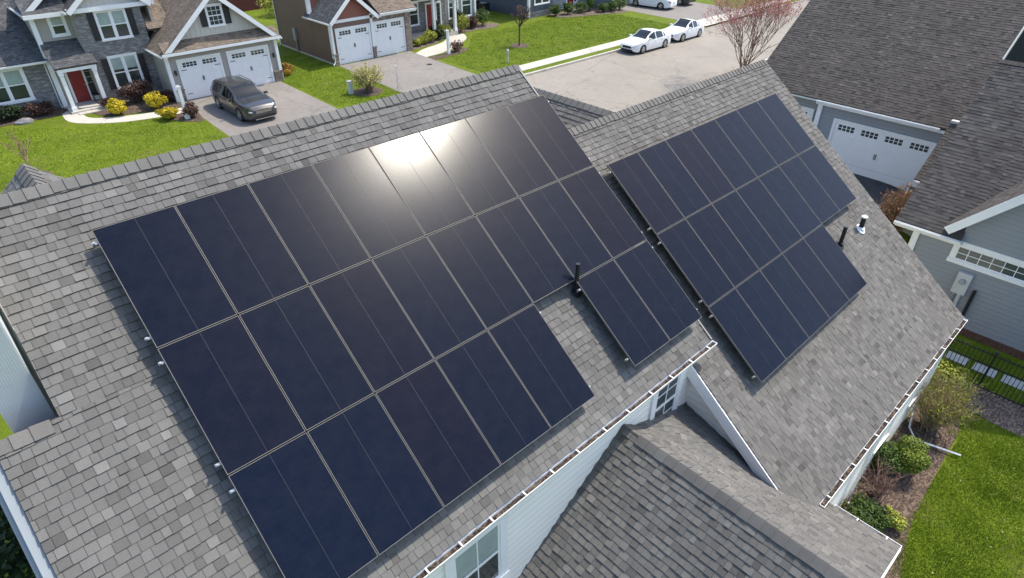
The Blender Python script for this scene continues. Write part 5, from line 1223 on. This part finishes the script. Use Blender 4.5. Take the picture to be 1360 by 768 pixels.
# ------------------------------------------------------------------ cars
def lerp_prof(prof, x):
    if x <= prof[0][0]: return prof[0][1]
    for (a, b), (c, d) in zip(prof, prof[1:]):
        if x <= c:
            t = (x-a)/(c-a); t = t*t*(3-2*t)*.5+t*.5
            return b+(d-b)*t
    return prof[-1][1]
def car(label, loc, rotz, L, W, top, belt, plan, roofw, wb, wr, paint, cowl, rf, rr_, deck, group, pillars, kind='car', suv=False):
    """x forward, y left, z up; profiles are lists of (x, value)"""
    t = thing('parked_car', label, kind, loc, rotz, group)
    xf, xr = L/2, -L/2; ax = [wb/2+.02, -wb/2+.02]; RA_ = wr*1.17
    xs = sorted(set([round(xr+i*L/64, 4) for i in range(65)]+[round(a+RA_*math.cos(k*math.pi/10), 4) for a in ax for k in range(11)]+[cowl, rf, rr_, deck]+[p+d for p in pillars for d in (-.045, .045)]))
    sill = .24 if suv else .19
    rings = []
    for x in xs:
        hw = lerp_prof(plan, x)*W/2; zb = lerp_prof([(xr, sill+.14), (xr+.25, sill+.04), (xr+.5, sill), (xf-.5, sill), (xf-.2, sill+.02), (xf, sill+.12)], x); zl = lerp_prof(belt, x); zt = max(lerp_prof(top, x), zl+.004)
        arch = 0
        for a in ax:
            if abs(x-a) < RA_: arch = max(arch, wr+math.sqrt(max(0, RA_**2-(x-a)**2))*.98-.02)
        z1 = max(zb, arch); z2 = max(zb+.10, arch+.012); zm = max(zl-.26, z2+.04); zm = min(zm, zl-.05)
        gh = zt-zl; k = min(1, gh/.28); wt = hw*(.90*(1-k)+k*lerp_prof(roofw, x))
        rings.append([(x, 0, max(zb, sill)+.02), (x, hw*.86, max(zb, arch-.02)), (x, hw*.975, z1), (x, hw*1.0, z2), (x, hw*1.005, zm), (x, hw*.965, zl), (x, wt, zt-.035*k-.006), (x, wt*.86, zt-.004), (x, wt*.5, zt+.018), (x, 0, zt+.026)])
    names = {'body': ([], []), 'underbody': ([], []), 'windshield': ([], []), 'rear_window': ([], []), 'side_window': ([], [])}
    n = len(rings[0])
    for i in range(len(xs)-1):
        xm = (xs[i]+xs[i+1])/2; a, b = rings[i], rings[i+1]
        ghm = (a[6][2]-a[5][2]+b[6][2]-b[5][2])/2
        for j in range(n-1):
            key = 'body'
            if j in (0, 1): key = 'underbody'
            elif j == 5 and ghm > .14 and rr_-.55 < xm < rf+.62 and deck+.12 < xm < cowl-.16 and not any(abs(xm-p) < .045 for p in pillars): key = 'side_window'
            elif j >= 7 and rf < xm < cowl: key = 'windshield'
            elif j >= 7 and deck < xm < rr_: key = 'rear_window'
            vv, ff = names[key]
            for s in (1, -1):
                q = [a[j], b[j], b[j+1], a[j+1]]; q = [(p[0], p[1]*s, p[2]) for p in q]; q = q if s > 0 else q[::-1]
                k = len(vv); vv += q; ff.append((k+3, k+2, k+1, k))
    for end, rg in ((1, rings[-1]), (0, rings[0])):
        vv, ff = names['body']; k = len(vv)
        pts = [(p[0], p[1], p[2]) for p in rg[1:]]+[(p[0], -p[1], p[2]) for p in rg[1:-1][::-1]]
        vv += pts; f = tuple(range(k, k+len(pts))); ff.append(f if end else f[::-1])
    mats = {'body': paint, 'underbody': 'plastic_dark', 'windshield': 'car_glass', 'rear_window': 'car_glass', 'side_window': 'car_glass'}
    bodyo = None
    for key, (vv, ff) in names.items():
        if not ff: continue
        b = bmesh.new(); vl = [b.verts.new(p) for p in vv]
        for f in ff:
            try: b.faces.new([vl[i] for i in f])
            except ValueError: pass
        bmesh.ops.remove_doubles(b, verts=b.verts[:], dist=.0008)
        bmesh.ops.dissolve_degenerate(b, edges=b.edges[:], dist=.0005)
        bmesh.ops.recalc_face_normals(b, faces=b.faces[:]) if key == 'body' else None
        if key == 'side_window':
            for s, sd_ in ((1, 'l'), (-1, 'r')):
                c = b.copy(); bmesh.ops.delete(c, geom=[v for v in c.verts if v.co.y*s < 0], context='VERTS'); obj('side_window', c, mats[key], bodyo, world=False, smooth=35)
            b.free(); continue
        o = obj(key, b, mats[key], t if key == 'body' else bodyo, world=False, smooth=38)
        if key == 'body': bodyo = o
    # wheels
    for a in ax:
        for s in (1, -1):
            y = s*(W/2-.115)
            b = bmesh.new(); lathe(b, (a, y-s*.11, wr), (0, s, 0), [(wr*.6, 0), (wr*.93, .005), (wr, .04), (wr, .18), (wr*.93, .215), (wr*.7, .22), (wr*.66, .2)], 28); w_ = obj('wheel', b, 'rubber', t, world=False, smooth=40)
            b = bmesh.new(); lathe(b, (a, y+s*.07, wr), (0, s, 0), [(wr*.66, .0), (wr*.68, .035), (wr*.62, .04), (wr*.6, .012), (.05, .006)], 24)
            for k in range(5):
                an = 2*math.pi*k/5; c = V3((math.cos(an), 0, math.sin(an))); p = V3((-math.sin(an), 0, math.cos(an)))
                obox(b, V3((a, y+s*.07, wr)), c, p, V3((0, s, 0)), (.03, -.035, .0), (wr*.63, .035, .034))
            lathe(b, (a, y+s*.07, wr), (0, s, 0), [(.07, 0), (.07, .045), (.03, .05)], 12); obj('rim', b, 'alu', w_, world=False)
    zt_f = lerp_prof(belt, xf-.1)
    def ell(name, c, r_, mat, par=bodyo, n=12):
        b = bmesh.new(); bmesh.ops.create_uvsphere(b, u_segments=n, v_segments=8, radius=1)
        for q in b.verts: q.co = V3((q.co.x*r_[0], q.co.y*r_[1], q.co.z*r_[2]))+V3(c)
        return obj(name, b, mat, par, world=False, smooth=60)
    hwf = lerp_prof(plan, xf-.12)*W/2; hwr = lerp_prof(plan, xr+.1)*W/2
    for s in (1, -1):
        ell('headlight', (xf-.17, s*(hwf-.16), zt_f-.13), (.17, .2, .07), 'headlight'); ell('tail_light', (xr+.1, s*(hwr-.13), lerp_prof(belt, xr+.1)-.12), (.13, .17, .075), 'taillight')
        b = bmesh.new(); box(b, (cowl-.36, s*(W/2-.06), lerp_prof(belt, cowl-.3)+.02), (cowl-.22, s*(W/2+.16), lerp_prof(belt, cowl-.3)+.14)); bmesh.ops.bevel(b, geom=b.edges[:], offset=.03, segments=2); obj('mirror', b, paint, bodyo, world=False, smooth=50)
        for xx in (pillars[0]+.13, pillars[-1]+.25 if len(pillars) > 1 else pillars[0]-.7):
            b = bmesh.new(); yy = lerp_prof(plan, xx)*W/2*1.0; box(b, (xx-.1, s*(yy-.02), lerp_prof(belt, xx)-.12), (xx+.08, s*(yy+.022), lerp_prof(belt, xx)-.09)); obj('door_handle', b, 'chrome' if suv else paint, bodyo, world=False)
    b = bmesh.new(); box(b, (xf-.1, -hwf*.62, zt_f-.24), (xf+.02, hwf*.62, zt_f-.07)); bmesh.ops.bevel(b, geom=b.edges[:], offset=.03, segments=2); g = obj('grille', b, 'plastic_dark', bodyo, world=False)
    b = bmesh.new()
    for k in range(3): box(b, (xf+.012, -hwf*.58, zt_f-.215+k*.055), (xf+.03, hwf*.58, zt_f-.205+k*.055))
    if suv:
        for k in range(3): obj('grille_bar', bx((xf+.012, -hwf*.58, zt_f-.215+k*.055), (xf+.03, hwf*.58, zt_f-.2+k*.055)), 'chrome', g, world=False)
    b.free()
    b = bx((xf-.12, -hwf*.8, sill+.06), (xf+.012, hwf*.8, sill+.2)); bmesh.ops.bevel(b, geom=b.edges[:], offset=.03, segments=2); obj('air_intake', b, 'plastic_dark', bodyo, world=False)
    for x, s in ((xr-.012, -1), (xf+.015, 1)):
        if s < 0: obj('number_plate', bx((x-.01, -.16, .62 if suv else .6), (x+.03, .16, .76 if suv else .74)), 'plate', bodyo, world=False)
    if suv:
        for s in (1, -1):
            b = bmesh.new(); y = s*W*.355; tube(b, [(rf-.3, y, lerp_prof(top, rf-.3)-.0), (rf-.45, y, lerp_prof(top, rf-.45)+.055), (rr_+.35, y, lerp_prof(top, rr_+.35)+.055), (rr_+.2, y, lerp_prof(top, rr_+.2)-.0)], .018, 6); obj('roof_rail', b, 'plastic_dark', bodyo, world=False)
        for s in (1, -1):
            b = bmesh.new(); xx = [rr_-.3+(cowl-.5-rr_+.3)*q/8 for q in range(9)]; tube(b, [(x, s*(lerp_prof(plan, x)*W/2*.968+.004), lerp_prof(belt, x)-.005) for x in xx], .014, 5); obj('window_trim', b, 'chrome', bodyo, world=False)
        obj('bumper_trim', bx((xf-.05, -hwf*.7, sill+.02), (xf+.025, hwf*.7, sill+.06)), 'chrome', bodyo, world=False)
    return t
def sedan(label, loc, rotz, L, W, H, paint, group=None, s=1.0):
    h = L/2
    return car(label, loc, rotz, L, W, top=[(-h, .82), (-h+.12, .98), (-h+.62, 1.04), (-h+1.55, H-.06), (-h+2.1, H), (h-2.35, H-.01), (h-1.32, 1.0), (h-.6, .88), (h-.15, .76), (h, .62)],
        belt=[(-h, .72), (-h+.15, .93), (-h+.7, .96), (h-1.4, .93), (h-.6, .86), (h-.15, .73), (h, .6)], plan=[(-h, .72), (-h+.12, .86), (-h+.5, .96), (0, 1), (h-.9, .98), (h-.35, .90), (h-.1, .74), (h, .58)],
        roofw=[(-h, .72), (-h+1.6, .70), (0, .72), (h-1.8, .72), (h-1.3, .82)], wb=L*.592, wr=.335, paint=paint, cowl=h-1.35, rf=h-2.3, rr_=-h+1.55, deck=-h+.66, group=group, pillars=[-.12, -h+1.28])
WG = 'white cars on the street and driveway'
sedan('white sedan parked at the kerb, front car of the pair nearest the lawn', (43.35, 22.35, -8.632), math.pi-.01, 4.85, 1.86, 1.46, 'paint_white', WG)
sedan('white compact car parked at the kerb behind the other white sedan', (48.85, 22.5, -8.632), math.pi+.02, 4.35, 1.8, 1.48, 'paint_white', WG)
sedan('white sedan standing on the driveway at the top picture edge', (57.75, 32.3, -8.485), math.pi/2+.12, 4.9, 1.86, 1.46, 'paint_white', WG)
sedan('dark car at the top picture edge beside the white sedan on the driveway', (61.2, 32.2, -8.485), math.pi/2+.05, 4.8, 1.88, 1.6, 'paint_dark')
h = 2.72
suv_t = car('dark grey sport utility car parked on the left driveway before the double garage', (12.85, 29.2, -8.49), -math.pi/2, 5.44, 2.08, top=[(-h, 1.02), (-h+.1, 1.2), (-h+.3, 1.50), (-h+.65, 1.59), (-.3, 1.64), (h-2.5, 1.61), (h-1.6, 1.12), (h-.7, 1.06), (h-.2, .98), (h, .78)],
    belt=[(-h, .92), (-h+.15, 1.04), (0, 1.02), (h-1.65, 1.02), (h-.7, 1.0), (h-.2, .93), (h, .74)], plan=[(-h, .80), (-h+.15, .90), (-h+.6, .97), (0, 1), (h-1.1, .98), (h-.4, .91), (h-.12, .78), (h, .64)],
    roofw=[(-h, .74), (0, .77), (h-2, .77), (h-1.5, .86)], wb=3.1, wr=.39, paint='paint_grey', cowl=h-1.6, rf=h-2.5, rr_=-h+.6, deck=-h+.1, group=None, pillars=[.0, -1.15, -2.1], kind='suv', suv=True)

# dry leaves and scraps lying on the near lawn and beds
r = random.Random(77); vs_, fs, tn = [], [], []
for _ in range(70):
    u, v = r.uniform(11.5, 18), r.uniform(-12.5, -7.6); p = V3((u, v, zg(v)+r.uniform(.05, .085))); a = V3((r.gauss(0, 1), r.gauss(0, 1), r.gauss(0, .2))).normalized(); c = a.cross(V3((r.gauss(0, .3), r.gauss(0, .3), 1))).normalized(); q = r.uniform(.008, .026); k = len(vs_)
    vs_ += [tuple(p-a*q), tuple(p+c*q*.6), tuple(p+a*q), tuple(p-c*q*.6)]; fs.append((k, k+1, k+2, k+3)); tn.append(r.random())
o = raw('fallen_leaves', vs_, fs, 'leaf_dry', None, tone=tn); o['kind'] = 'stuff'; tag(o, 'dry pale fallen leaves scattered over the lawn beside the mulch bed', 'leaves')
